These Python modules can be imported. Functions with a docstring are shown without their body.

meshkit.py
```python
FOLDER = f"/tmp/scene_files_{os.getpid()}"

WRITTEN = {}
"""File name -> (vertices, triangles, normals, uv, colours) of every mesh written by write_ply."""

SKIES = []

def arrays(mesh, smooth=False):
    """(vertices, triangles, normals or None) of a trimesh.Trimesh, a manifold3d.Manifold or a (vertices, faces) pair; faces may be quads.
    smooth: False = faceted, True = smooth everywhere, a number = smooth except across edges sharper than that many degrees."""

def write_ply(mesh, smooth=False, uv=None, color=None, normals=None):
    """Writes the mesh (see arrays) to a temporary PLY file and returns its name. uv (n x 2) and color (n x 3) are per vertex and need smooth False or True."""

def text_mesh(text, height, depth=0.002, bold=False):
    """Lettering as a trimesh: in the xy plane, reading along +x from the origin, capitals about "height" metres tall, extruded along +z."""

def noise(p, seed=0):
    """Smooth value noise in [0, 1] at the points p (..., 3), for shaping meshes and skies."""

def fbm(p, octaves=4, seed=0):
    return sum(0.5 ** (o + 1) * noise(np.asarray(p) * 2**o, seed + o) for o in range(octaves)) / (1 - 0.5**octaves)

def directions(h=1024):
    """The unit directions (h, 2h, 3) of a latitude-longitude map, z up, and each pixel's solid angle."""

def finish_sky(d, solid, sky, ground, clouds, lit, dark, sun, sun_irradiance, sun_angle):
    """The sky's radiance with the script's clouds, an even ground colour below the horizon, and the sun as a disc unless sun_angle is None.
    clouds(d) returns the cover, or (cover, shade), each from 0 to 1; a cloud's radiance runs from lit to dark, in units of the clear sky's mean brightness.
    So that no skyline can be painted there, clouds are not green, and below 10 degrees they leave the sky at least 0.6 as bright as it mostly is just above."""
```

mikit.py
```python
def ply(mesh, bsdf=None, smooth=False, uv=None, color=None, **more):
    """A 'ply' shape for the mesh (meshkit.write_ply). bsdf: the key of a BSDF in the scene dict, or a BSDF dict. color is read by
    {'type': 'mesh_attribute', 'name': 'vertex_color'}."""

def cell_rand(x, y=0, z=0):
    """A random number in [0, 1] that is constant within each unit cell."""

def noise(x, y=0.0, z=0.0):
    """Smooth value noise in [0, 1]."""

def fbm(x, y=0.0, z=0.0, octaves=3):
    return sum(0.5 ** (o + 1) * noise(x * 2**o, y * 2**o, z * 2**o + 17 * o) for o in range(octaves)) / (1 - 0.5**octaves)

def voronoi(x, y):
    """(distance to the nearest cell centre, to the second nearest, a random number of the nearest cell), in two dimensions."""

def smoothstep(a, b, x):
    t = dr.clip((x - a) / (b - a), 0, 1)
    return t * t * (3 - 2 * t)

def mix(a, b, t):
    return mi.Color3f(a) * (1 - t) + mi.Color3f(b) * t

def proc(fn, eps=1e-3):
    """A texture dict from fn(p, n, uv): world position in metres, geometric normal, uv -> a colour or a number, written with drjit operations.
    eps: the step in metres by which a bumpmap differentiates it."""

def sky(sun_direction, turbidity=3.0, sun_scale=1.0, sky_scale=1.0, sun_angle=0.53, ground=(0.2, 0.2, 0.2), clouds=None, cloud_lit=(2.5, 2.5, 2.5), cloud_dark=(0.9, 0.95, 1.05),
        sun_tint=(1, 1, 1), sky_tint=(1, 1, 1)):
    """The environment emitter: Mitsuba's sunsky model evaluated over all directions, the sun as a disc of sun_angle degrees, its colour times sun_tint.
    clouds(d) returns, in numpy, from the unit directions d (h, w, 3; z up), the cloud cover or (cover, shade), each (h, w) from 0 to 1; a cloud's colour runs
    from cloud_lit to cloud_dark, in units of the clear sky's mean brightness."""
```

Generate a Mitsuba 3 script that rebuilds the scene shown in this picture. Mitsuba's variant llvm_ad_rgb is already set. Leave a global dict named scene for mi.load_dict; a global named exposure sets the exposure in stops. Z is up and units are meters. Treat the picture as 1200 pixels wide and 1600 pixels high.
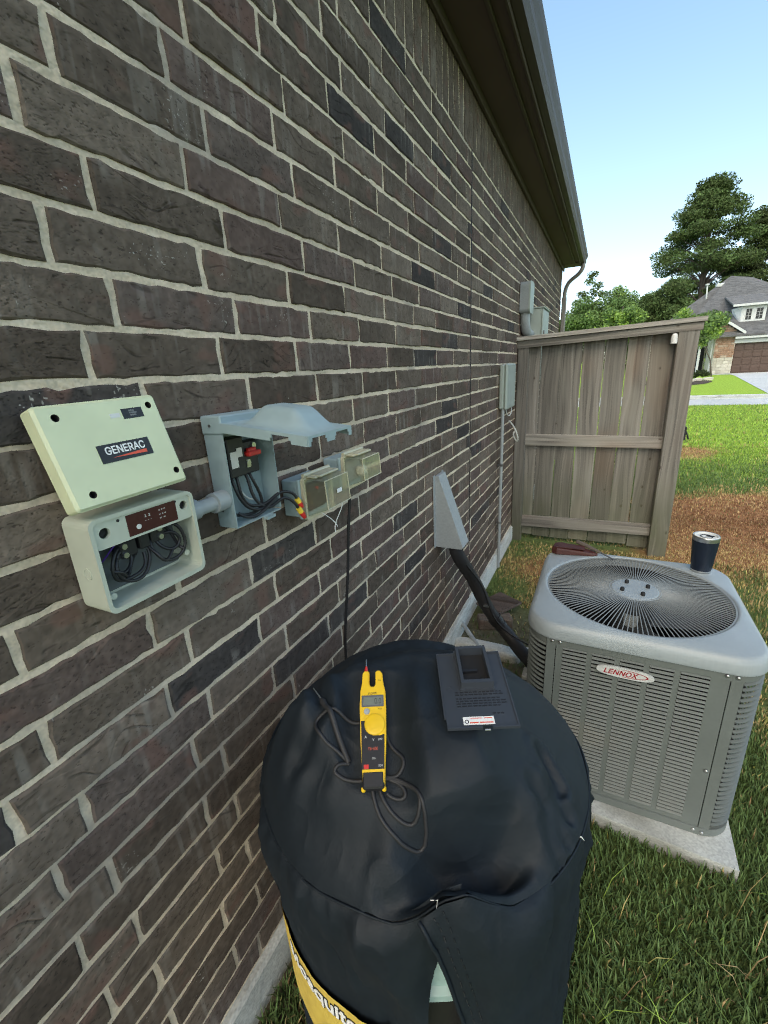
import math, random
import numpy as np, trimesh
import drjit as dr
import mitsuba as mi
import mikit, meshkit
from mikit import proc, noise, fbm, voronoi, cell_rand, smoothstep, mix, ply

T = mi.ScalarTransform4f
rng = np.random.default_rng(7)
random.seed(7)
scene, labels = {}, {}

# ---------------------------------------------------------------- camera, sky, exposure
CAM = np.array([0.68, 0.0, 1.59])
FWD = [-0.429015, 0.849737, -0.306419]
UPV = [-0.088197, 0.298198, 0.950421]
scene['camera'] = {'type': 'perspective', 'fov': 82.7797, 'fov_axis': 'x', 'near_clip': 0.02, 'far_clip': 1000.0,
                   'to_world': T().look_at(origin=CAM.tolist(), target=(CAM + np.array(FWD)).tolist(), up=UPV)}
scene['sky'] = mikit.sky((0.06, -0.72, 0.69), turbidity=4.0, sun_scale=0.09, sun_angle=40, sun_tint=(1.0, 1.0, 1.02), sky_tint=(1.13, 1.01, 0.86), ground=(0.12, 0.14, 0.08))
exposure = 3.36

# ---------------------------------------------------------------- helpers
def numbered(key):
    if key not in scene and key not in labels and not any(k.startswith(key + '__') for k in scene):
        return key
    i = 1
    while True:
        k = f'{key}_{i:03d}'
        if k not in scene and k not in labels: return k
        i += 1
_count = {}
def pkey(parent, name):
    base = f'{parent}__{name}'
    n = _count.get(base, 0); _count[base] = n + 1
    return base if n == 0 else f'{base}_{n:03d}'
def thing(name, label, cat, group=None):
    n = _count.get(name, 0); _count[name] = n + 1
    key = name if n == 0 else f'{name}_{n:03d}'
    labels[key] = {'label': label, 'category': cat}
    if group: labels[key]['group'] = group
    return key
def cuv(mesh, uv):
    return np.tile(np.asarray(uv, float), (len(mesh.vertices), 1))
def put(key, mesh, bsdf, smooth=False, uv=None):
    if uv is not None and np.ndim(uv) == 1:
        if smooth not in (False, True):
            mesh = trimesh.graph.smooth_shade(mesh, angle=np.radians(smooth), facet_minarea=None); smooth = True
        uv = cuv(mesh, uv)
    scene[key] = ply(mesh, bsdf, smooth=smooth, uv=uv)
def part(parent, name, mesh, bsdf, smooth=False, uv=None, label=None, stuff=False):
    key = pkey(parent, name)
    put(key, mesh, bsdf, smooth, uv)
    if label or stuff:
        labels[key] = {}
        if label: labels[key]['label'] = label
        if stuff: labels[key]['kind'] = 'stuff'
    return key
def single(name, mesh, bsdf, label, cat, smooth=False, uv=None, group=None):
    key = thing(name, label, cat, group); put(key, mesh, bsdf, smooth, uv); return key
def structure(name, mesh, bsdf, label=None, smooth=False, uv=None):
    put(name, mesh, bsdf, smooth, uv); labels[name] = {'label': label or name.replace('_', ' '), 'kind': 'structure'}
    return name
def cat(ms): return trimesh.util.concatenate([m for m in ms])
def mesh(v, f): return trimesh.Trimesh(np.asarray(v, float), np.asarray(f, int), process=False)
def box(x0, x1, y0, y1, z0, z1):
    return trimesh.creation.box(bounds=[[x0, y0, z0], [x1, y1, z1]])
def rbox(x0, x1, y0, y1, z0, z1, c=0.003):
    b = np.array([[x0, x1], [y0, y1], [z0, z1]]); p = []
    for i in (0, 1):
        for j in (0, 1):
            for k in (0, 1):
                q = np.array([b[0, i], b[1, j], b[2, k]]); s = np.array([1 - 2 * i, 1 - 2 * j, 1 - 2 * k]) * c
                for a in range(3):
                    d = s.copy(); d[a] = 0; p.append(q + d)
    return trimesh.convex.convex_hull(np.array(p))
def frame(m, o, ax, ay, az):
    m = m.copy(); v = np.asarray(m.vertices)
    m.vertices = np.asarray(o, float) + v[:, :1] * np.asarray(ax, float) + v[:, 1:2] * np.asarray(ay, float) + v[:, 2:3] * np.asarray(az, float)
    if np.linalg.det(np.array([ax, ay, az], float)) < 0: m.invert()
    return m
def unit(v): v = np.asarray(v, float); return v / np.linalg.norm(v)
def cyl(p0, p1, r, n=20, r1=None, cap=True):
    return tube([p0, p1], [r, r if r1 is None else r1], n, cap)
def tube(pts, r, n=10, cap=True):
    p = np.asarray(pts, float); k = len(p); rr = np.broadcast_to(np.asarray(r, float), (k,))
    t = np.gradient(p, axis=0); t /= np.linalg.norm(t, axis=1, keepdims=True) + 1e-12
    a = np.cross(t[0], [0, 0, 1.0] if abs(t[0][2]) < .9 else [1.0, 0, 0]); a /= np.linalg.norm(a)
    A = []
    for i in range(k):
        a = a - t[i] * (a @ t[i]); a /= np.linalg.norm(a) + 1e-12; A.append(a)
    A = np.array(A); B = np.cross(t, A); ang = np.arange(n) * 2 * np.pi / n
    v = p[:, None] + rr[:, None, None] * (np.cos(ang)[None, :, None] * A[:, None] + np.sin(ang)[None, :, None] * B[:, None])
    f = []
    for i in range(k - 1):
        for j in range(n):
            q = (i * n + j, i * n + (j + 1) % n, (i + 1) * n + (j + 1) % n, (i + 1) * n + j)
            f += [[q[0], q[1], q[2]], [q[0], q[2], q[3]]]
    v = v.reshape(-1, 3)
    if cap:
        c0, c1 = len(v), len(v) + 1; v = np.vstack([v, p[0], p[-1]])
        for j in range(n):
            f += [[c0, (j + 1) % n, j], [c1, (k - 1) * n + j, (k - 1) * n + (j + 1) % n]]
    return mesh(v, f)
def spline(pts, n=24):
    from scipy.interpolate import CubicSpline
    p = np.asarray(pts, float); s = np.r_[0, np.cumsum(np.linalg.norm(np.diff(p, axis=0), axis=1) ** .5 + 1e-6)]
    return CubicSpline(s, p)(np.linspace(0, s[-1], n))
def lathe(prof, c=(0, 0, 0), n=32):
    pr = np.asarray(prof, float); k = len(pr); ang = np.arange(n) * 2 * np.pi / n
    v = np.stack([pr[:, :1] * np.cos(ang), pr[:, :1] * np.sin(ang), np.repeat(pr[:, 1:2], n, 1)], -1) + np.asarray(c, float)
    f = []
    for i in range(k - 1):
        for j in range(n):
            q = (i * n + j, i * n + (j + 1) % n, (i + 1) * n + (j + 1) % n, (i + 1) * n + j)
            f += [[q[0], q[1], q[2]], [q[0], q[2], q[3]]]
    return mesh(v.reshape(-1, 3), f)
def extrude(poly, h):
    from shapely.geometry import Polygon
    g = poly if hasattr(poly, 'geom_type') else Polygon(poly)
    gs = getattr(g, 'geoms', [g])
    return cat([trimesh.creation.extrude_polygon(q, h, engine='earcut') for q in gs])
def grid(nu, nv, fn):
    u, v = np.meshgrid(np.linspace(0, 1, nu), np.linspace(0, 1, nv), indexing='ij')
    p = fn(u, v); i, j = np.meshgrid(np.arange(nu - 1), np.arange(nv - 1), indexing='ij')
    a = i * nv + j; q = np.stack([a, a + nv, a + nv + 1, a + 1], -1).reshape(-1, 4)
    return mesh(p.reshape(-1, 3), np.vstack([q[:, [0, 1, 2]], q[:, [0, 2, 3]]]))
def prism(pts, d):
    """closed solid between polygon pts (n,3) and pts + d (convex)"""
    p = np.asarray(pts, float); return trimesh.convex.convex_hull(np.vstack([p, p + np.asarray(d, float)]))
def words(text, h, o, right, up, normal, width=None, depth=0.0006, bold=False, slant=0.0):
    m = meshkit.text_mesh(text, h, depth, bold); v = np.array(m.vertices)
    v[:, 0] -= v[:, 0].min()
    v[:, 0] += slant * v[:, 1]
    if width: v[:, 0] *= width / v[:, 0].max()
    m.vertices = v
    return frame(m, o, unit(right), unit(up), unit(normal))

# ---------------------------------------------------------------- materials
def two(b): return {'type': 'twosided', 'bsdf': b}
def pr(color, rough=.5, **kw): return {'type': 'principled', 'base_color': {'type': 'rgb', 'value': list(color)} if not isinstance(color, dict) else color, 'roughness': rough, **kw}
def bump(b, tex, scale=1.0): return {'type': 'bumpmap', 'arbitrary': tex, 'scale': scale, 'bsdf': b}

def brick_tear(p, uv):
    s = uv.x * 57.0
    w = fbm(p.y * 9 + s, p.z * 7 + s, 0.0, octaves=2)
    ph = p.z * 44 + w * 5.5 + s
    line = dr.abs(ph - dr.floor(ph) - .5)                               # wavy, mostly level tears of the drag face
    m = smoothstep(.60, .72, noise(p.y * 30 + s, ph * 1.3, 3.0)) * smoothstep(.25, .55, noise(s * 7, 2.0))
    return (1 - smoothstep(.02, .10, line)) * m
def brick_color(p, n, uv):
    s = uv.x * 57.0
    base = mix((.092, .071, .056), (.176, .140, .111), uv.y)
    base = dr.select(uv.x > .93, mix((.058, .051, .048), (.078, .068, .062), uv.y), base)
    base = dr.select(uv.x < .16, mix((.125, .086, .073), (.13, .102, .087), uv.y), base)
    st = fbm(p.y * 9 + s, p.z * 16 + s, 1.7)                            # cloudy flash
    fine = fbm(p.y * 120, p.z * 120 + s, p.x * 120, octaves=2)
    c = base * (0.60 + 0.66 * st) * (0.70 + 0.6 * fine)
    drag = fbm(p.y * 75 + s * 3, p.z * 6 + s, 0.0, octaves=2)           # vertical drag marks, lime streaks
    c = mix(c, (.25, .225, .195), smoothstep(.60, .82, drag) * smoothstep(.35, .7, st) * .55)
    lime = noise(p.y * 300, p.z * 300, 2.0) * fbm(p.y * 14 + s, p.z * 14, 4.0)
    c = mix(c, (.40, .38, .34), smoothstep(.66, .74, lime) * .75)
    c = mix(c, (.17, .095, .075), smoothstep(.62, .8, fbm(p.y * 14 - s, p.z * 22, 9.0)) * .5)
    pit = noise(p.y * 330 + s, p.z * 520, p.x * 300) * .6 + noise(p.y * 130 + s, p.z * 240, 5.0) * .4
    return c * (1 - .38 * brick_tear(p, uv)) * (1 - .45 * smoothstep(.66, .82, pit))
def brick_height(p, n, uv):
    return -0.0013 * brick_tear(p, uv) - .0008 * smoothstep(.6, .85, noise(p.y * 330 + uv.x * 57.0, p.z * 520, p.x * 300)) + 0.0022 * fbm(p.y * 40 + uv.x * 50, p.z * 30, 0.0) + 0.0005 * noise(p.y * 300, p.z * 300, 1.0)
scene['m_brick'] = two(bump(pr(proc(brick_color), .92, specular=.12), proc(brick_height, 8e-4)))
def mortar_color(p, n, uv):
    a = fbm(p.y * 14, p.z * 30, p.x * 30); b = noise(p.y * 330, p.z * 330, p.x * 330)
    c = mix((.50, .415, .305), (.78, .66, .50), a) * (.8 + .35 * b)
    return mix(c, (.30, .27, .235), smoothstep(.62, .8, fbm(p.y * 3, p.z * 5, 8.0)) * .6)
scene['m_mortar'] = two(bump(pr(proc(mortar_color), .95, specular=.1), proc(lambda p, n, uv: .006 * fbm(p.y * 55, p.z * 75, p.x * 40) + .0016 * noise(p.y * 300, p.z * 300, p.x * 300), 8e-4)))
def conc_color(p, n, uv):
    a = fbm(p.x * 7, p.y * 7, p.z * 7); b = noise(p.x * 220, p.y * 220, p.z * 220)
    c = mix((.42, .43, .405), (.66, .675, .635), a) * (.75 + .4 * b)
    return mix(c, (.17, .165, .13), smoothstep(.56, .75, fbm(p.x * 4, p.y * 4, p.z * 12 + 3)) * .55)
scene['m_concrete'] = two(bump(pr(proc(conc_color), .92, specular=.2), proc(lambda p, n, uv: .003 * fbm(p.x * 60, p.y * 60, p.z * 60), 1e-3)))
scene['m_pavement'] = two(pr(proc(lambda p, n, uv: mix((.36, .37, .365), (.47, .48, .47), fbm(p.x * .7, p.y * .7)) * (.9 + .2 * noise(p.x * 25, p.y * 25))), .9))
scene['m_trim'] = two(pr((.085, .066, .052), .6, specular=.2))
scene['m_soffit'] = two(pr(proc(lambda p, n, uv: mix((.085, .055, .046), (.115, .077, .063), fbm(p.x * 5, p.y * 2, 0))), .7))
scene['m_gutter'] = two(pr((.085, .070, .056), .5, specular=.2))
scene['m_downspout'] = two(pr((.26, .24, .21), .4))
scene['m_shingle'] = two(pr(proc(lambda p, n, uv: mix((.11, .108, .107), (.19, .187, .182), fbm(p.x * 6, p.y * 6, p.z * 6)) * (.8 + .4 * cell_rand(p.x * 3, p.z * 7, p.y * 7))), .95))
scene['m_dark'] = two(pr((.012, .012, .013), .7))
scene['m_darkpanel'] = two(pr((.10, .115, .12), .5))
scene['m_black'] = two(pr((.016, .016, .018), .45))
scene['m_rubber'] = two(pr((.022, .022, .024), .6))
def speck(p, k): return .93 + .14 * fbm(p.x * k, p.y * k, p.z * k)
scene['m_beige'] = two(pr(proc(lambda p, n, uv: mi.Color3f(.63, .67, .44) * speck(p, 25)), .42, specular=.5))
scene['m_beige_box'] = two(pr(proc(lambda p, n, uv: mi.Color3f(.47, .50, .41) * speck(p, 30)), .45, specular=.5))
scene['m_bluegrey'] = two(pr(proc(lambda p, n, uv: mi.Color3f(.28, .365, .385) * speck(p, 60)), .38, specular=.5))
scene['m_conduit'] = two(pr((.33, .36, .365), .45))
scene['m_greygreen'] = two(pr(proc(lambda p, n, uv: mi.Color3f(.33, .375, .335) * speck(p, 20)), .45))
scene['m_galv'] = two(pr(proc(lambda p, n, uv: mi.Color3f(.30, .325, .33) * (.88 + .24 * fbm(p.x * 120, p.y * 120, p.z * 120))), .5, specular=.5))
scene['m_silver'] = two(pr((.55, .57, .56), .3, specular=.7))
scene['m_steel'] = two(pr((.62, .62, .62), .28, metallic=.95))
scene['m_darksteel'] = two(pr((.25, .25, .25), .35, metallic=.9))
scene['m_white'] = two(pr((.78, .78, .76), .5))
scene['m_offwhite'] = two(pr((.62, .63, .60), .5))
scene['m_red'] = two(pr((.58, .035, .03), .4))
scene['m_darkred'] = two(pr((.33, .02, .03), .4))
scene['m_redprint'] = two(pr((.70, .10, .05), .5))
scene['m_labelred'] = two(pr((.050, .010, .010), .35))
scene['m_maroon'] = two(pr((.12, .018, .014), .35))
scene['m_yellow'] = two(pr((.78, .50, .015), .38, specular=.5))
scene['m_capyellow'] = two(pr((.80, .58, .05), .4))
scene['m_lcd'] = two(pr((.17, .19, .16), .15))
scene['m_plate'] = two(bump(pr((.040, .047, .058), .36, specular=.5), proc(lambda p, n, uv: .0003 * noise(p.x * 900, p.y * 900, p.z * 900), 4e-4)))
scene['m_plateprint'] = two(pr((.014, .016, .020), .5))
scene['m_purple'] = two(pr((.10, .03, .35), .4))
scene['m_clear'] = {'type': 'blendbsdf', 'weight': .12, 'clear': {'type': 'thindielectric', 'int_ior': 1.45, 'specular_transmittance': {'type': 'rgb', 'value': [.92, .90, .78]}}, 'haze': two({'type': 'diffuse', 'reflectance': {'type': 'rgb', 'value': [.62, .60, .45]}})}
scene['m_frosted'] = {'type': 'blendbsdf', 'weight': .22, 'clear': {'type': 'thindielectric', 'int_ior': 1.45, 'specular_transmittance': {'type': 'rgb', 'value': [.93, .91, .80]}}, 'haze': two({'type': 'diffuse', 'reflectance': {'type': 'rgb', 'value': [.66, .64, .50]}})}
scene['m_clearframe'] = two(pr((.50, .47, .33), .3, specular=.6))
scene['m_windowpane'] = two(pr((.02, .024, .028), .12, specular=.25))
def ac_paint(p, n, uv):
    d = fbm(p.x * 9, p.y * 9, p.z * 9); b = noise(p.x * 160, p.y * 160, p.z * 160)
    c = mi.Color3f(.142, .160, .152) * (.86 + .2 * d + .08 * b)
    return mix(c, (.30, .27, .21), smoothstep(.60, .80, fbm(p.x * 5 + 3, p.y * 5, p.z * 3)) * .25)
scene['m_acbody'] = two(pr(proc(ac_paint), .45, specular=.5))
scene['m_aclid'] = two(bump(pr(proc(lambda p, n, uv: mi.Color3f(.305, .345, .36) * (.88 + .22 * fbm(p.x * 8, p.y * 8, p.z * 8) + .05 * noise(p.x * 260, p.y * 260, 0))), .40, specular=.5), proc(lambda p, n, uv: .0004 * fbm(p.x * 160, p.y * 160, p.z * 160), 6e-4)))
scene['m_guard'] = two(pr((.23, .25, .25), .4, specular=.5))
scene['m_fan'] = two(pr((.05, .055, .06), .5))
def cloth_c(p, n, uv):
    d = fbm(p.x * 12, p.y * 12, p.z * 12); w = noise(p.x * 500, p.y * 500, p.z * 500)
    return mi.Color3f(.0072, .0118, .0170) * (.7 + .5 * d + .25 * w)
def cloth_h(p, n, uv):
    wx, wy, wz = noise(p.x * 9, p.y * 9, p.z * 9) * .8, noise(p.y * 9 + 7, p.z * 9, p.x * 9) * .8, noise(p.z * 9 + 3, p.x * 9, p.y * 9) * .8
    r1 = 1 - dr.abs(2 * noise(p.x * 11 + wx, p.y * 11 + wy, p.z * 8 + wz) - 1); r2 = 1 - dr.abs(2 * noise(p.x * 23 + wy, p.y * 23 + wz, p.z * 15 + wx + 9) - 1)
    return .0018 * r1 * r1 * r1 * r1 + .0010 * r2 * r2 * r2 * r2 + .0020 * fbm(p.x * 24, p.y * 24, p.z * 24, octaves=4) + .0003 * noise(p.x * 600, p.y * 600, p.z * 600)
scene['m_cloth'] = two(bump(pr(proc(cloth_c), .62, specular=.34), proc(cloth_h, 8e-4)))
scene['m_drum'] = two(pr((.30, .44, .42), .4))
scene['m_label'] = two(pr(proc(lambda p, n, uv: mix((.52, .37, .06), (.66, .50, .10), fbm(p.x * 30, p.y * 30, p.z * 30))), .5))
scene['m_navy'] = two(pr((.008, .014, .028), .38, specular=.5, clearcoat=.2))
def leather(p, n, uv):
    return mix((.045, .012, .010), (.085, .026, .020), fbm(p.x * 40, p.y * 40, p.z * 40))
scene['m_leather'] = two(pr(proc(leather), .5))
def wood_c(p, n, uv):
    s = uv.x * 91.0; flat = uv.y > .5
    a = dr.select(flat, p.z + p.y, p.x + p.y * .7); b = dr.select(flat, p.x, p.z)
    warp = fbm(a * 6 + s, b * 1.1 + s, 0.0) * .09
    kx, kz = noise(s, 1.0) * .3, 0.0
    g = fbm((a + warp) * 110 + s, b * 2.2 + s, 0.0, octaves=3)
    ring = noise((a + warp) * 42 + s, b * .8, 2.0)
    c = mix((.105, .097, .088), (.315, .293, .262), g)
    c = c * (.72 + .5 * ring)
    c = mix(c, (.22, .15, .105), smoothstep(.5, .8, fbm(a * 3 + s, b * 1.3, 5.0)) * .45)
    c = mix(c, (.34, .33, .29), smoothstep(.52, .8, fbm(a * 9 - s, b * 1.7, 7.0)) * .35)
    d1, d2, r = voronoi(a * 8.5 + s, b * 5.5 + s * .7)
    k = (1 - smoothstep(.04, .13, d1 + .05 * noise(a * 90, b * 60))) * dr.select(r > .86, 1.0, 0.0)
    c = mix(c, (.055, .04, .03), k * .8)
    low = (1 - smoothstep(.10, .95, p.z)) * dr.select(flat, 0.0, 1.0)
    c = mix(c, (.115, .125, .075), low * (.30 + .6 * fbm(a * 12 + s, b * 4)))
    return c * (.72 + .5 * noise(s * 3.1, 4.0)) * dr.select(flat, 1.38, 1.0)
def wood_h(p, n, uv):
    s = uv.x * 91.0; flat = uv.y > .5
    a = dr.select(flat, p.z + p.y, p.x + p.y * .7); b = dr.select(flat, p.x, p.z)
    return .0022 * fbm(a * 120 + s, b * 2.5 + s, 0.0)
scene['m_wood'] = two(bump(pr(proc(wood_c), .9, specular=.2), proc(wood_h, 8e-4)))

# dryness of the grass (1 straw, 0 green); same formula in numpy for blades and in drjit for the ground
def dryness(x, y, ex):
    def g(cx, cy, sx, sy): return ex(-(((x - cx) / sx) * ((x - cx) / sx) + ((y - cy) / sy) * ((y - cy) / sy)))
    d = 1.15 * g(2.2, 5.1, 1.3, .95) + .95 * g(3.6, 5.6, 1.6, .9) + .75 * g(2.0, 8.9, .55, .8) + .55 * g(4.2, 9.2, 1.0, .6) + .55 * g(.55, 3.3, .9, 1.1)
    d = d + .62 * g(1.68, 1.75, .36, .95) + .55 * g(1.7, 4.1, .6, .5) + .30 * g(.1, .6, .35, .5)
    return d
def rich(y): return y
def lawn_c(p, n, uv):
    d = dryness(p.x, p.y, dr.exp); nz = fbm(p.x * 2.3, p.y * 2.3, 1.0); n2 = fbm(p.x * 28, p.y * 28, 2.0)
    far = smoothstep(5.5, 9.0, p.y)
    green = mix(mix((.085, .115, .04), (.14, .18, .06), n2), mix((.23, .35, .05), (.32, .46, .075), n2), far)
    straw = mix((.20, .095, .05), (.38, .205, .10), n2)
    t = smoothstep(.34, .72, d + (nz - .5) * .7)
    dirt = (1 - smoothstep(.35, .75, p.x + (nz - .5) * .4)) * (1 - smoothstep(2.4, 3.0, p.y + (nz - .5) * .5))
    c = mix(green, straw, t)
    c = mix(c, mix((.085, .065, .045), (.16, .13, .10), n2), dirt * .8)
    return c * (.8 + .4 * noise(p.x * 90, p.y * 90))
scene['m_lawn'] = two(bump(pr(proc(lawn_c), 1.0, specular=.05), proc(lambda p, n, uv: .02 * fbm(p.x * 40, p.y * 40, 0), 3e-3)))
def veg_c(p, n, uv):
    c = mix((.032, .044, .018), (.07, .10, .03), smoothstep(0.0, .25, uv.x))
    c = mix(c, (.135, .22, .075), smoothstep(.25, .5, uv.x))
    c = mix(c, (.38, .54, .08), smoothstep(.5, .75, uv.x))
    c = mix(c, (.55, .40, .20), smoothstep(.78, .92, uv.x))
    c = mix(c, (.25, .135, .075), smoothstep(.92, .99, uv.x))
    return c * (.62 + .76 * uv.y)
scene['m_veg'] = two(pr(proc(veg_c), .7, specular=.25))
scene['m_bark'] = two(pr(proc(lambda p, n, uv: mix((.07, .055, .045), (.20, .165, .14), fbm(p.x * 3, p.y * 3, p.z * 1.2))), .95))
scene['m_stonebrick'] = two(pr(proc(lambda p, n, uv: mix(mix((.30, .17, .11), (.44, .29, .20), uv.x), (.50, .40, .31), smoothstep(.7, 1, uv.y)) * (.8 + .4 * fbm(p.x * 9, p.y * 9, p.z * 9))), .9))
scene['m_limestone'] = two(pr(proc(lambda p, n, uv: mix((.50, .47, .38), (.68, .65, .55), uv.x) * (.8 + .35 * fbm(p.x * 8, p.y * 8, p.z * 8))), .9))
scene['m_garage'] = two(pr(proc(lambda p, n, uv: mix((.085, .052, .04), (.125, .08, .062), fbm(p.x * 2, p.z * 14, 0))), .6))
scene['m_housewhite'] = two(pr((.66, .68, .66), .6))
scene['m_mulch'] = two(pr(proc(lambda p, n, uv: mix((.03, .022, .018), (.08, .06, .045), noise(p.x * 20, p.y * 20))), 1.0))

# ---------------------------------------------------------------- ground
def sheet(pts, z): 
    from shapely.geometry import Polygon
    v, f = trimesh.creation.triangulate_polygon(Polygon(pts), engine='earcut')
    m = mesh(np.c_[v, np.full(len(v), z)], f)
    if m.face_normals[0][2] < 0: m.invert()
    return m
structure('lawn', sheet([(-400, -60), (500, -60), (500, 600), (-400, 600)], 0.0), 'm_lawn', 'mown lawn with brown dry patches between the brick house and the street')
structure('street', sheet([(-120, 17.45), (160, 17.45), (160, 19.75), (-120, 19.75)], .006), 'm_pavement', 'pale concrete residential street')
structure('street_kerb', cat([rbox(-120, 160, 20.05, 20.45, 0.0, .11, .02), box(-120, 160, 19.76, 20.04, .0, .018)]), 'm_concrete', 'concrete kerb and gutter on the far side of the street')
structure('driveway', sheet([(6.2, 20.47), (18, 20.47), (16.6, 44.3), (9.3, 44.3), (8.87, 39.7), (6.39, 22.2)], .012), 'm_pavement', 'pale concrete driveway leading up to the brown garage door')
structure('front_walk', sheet([(3.6, 44.6), (8.2, 42.6), (9.2, 42.4), (9.2, 44.5), (8.2, 44.9), (3.6, 46.9)], .010), 'm_pavement', 'concrete walk to the front door of the house across the street')
fb = [(4.2 + 2.2 * math.cos(a) * (1 + .1 * math.sin(3 * a)), 32.6 + 3.3 * math.sin(a)) for a in np.linspace(0, 2 * np.pi, 40)[:-1]]
structure('flower_bed', sheet(fb, .014), 'm_mulch', 'mulched flower bed on the lawn across the street')

# ---------------------------------------------------------------- brick house
HOUSE = thing('brick_house', 'dark brown brick house wall with brown soffit and gutter running the whole left side', 'house')
Y0, Y1, XJ = -0.9, 7.45, 2.523
WALL = part(HOUSE, 'wall', box(-.20, -.0042, Y0, Y1, .12, 2.86), 'm_mortar')
part(HOUSE, 'side_wall', cat([box(-6, -.21, Y1 - .2, Y1 - .012, .12, 2.86)]), 'm_mortar')
part(HOUSE, 'expansion_joint', box(-.0041, -.001, XJ - .006, XJ + .006, .14, 2.60), 'm_dark')
part(HOUSE, 'foundation', cat([rbox(-.22, .018, Y0, Y1 + .02, -.2, .137, .008)]), 'm_concrete')
def course_z(k):           # height of the k-th bed joint (k grows downward)
    z = 1.59 + .160 - .0763 * min(k, 4)
    return z - max(k - 4, 0) * COURSE_LOW
COURSE_LOW = (1.59 + .160 - .0763 * 4 - .143) / 17.0
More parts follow.
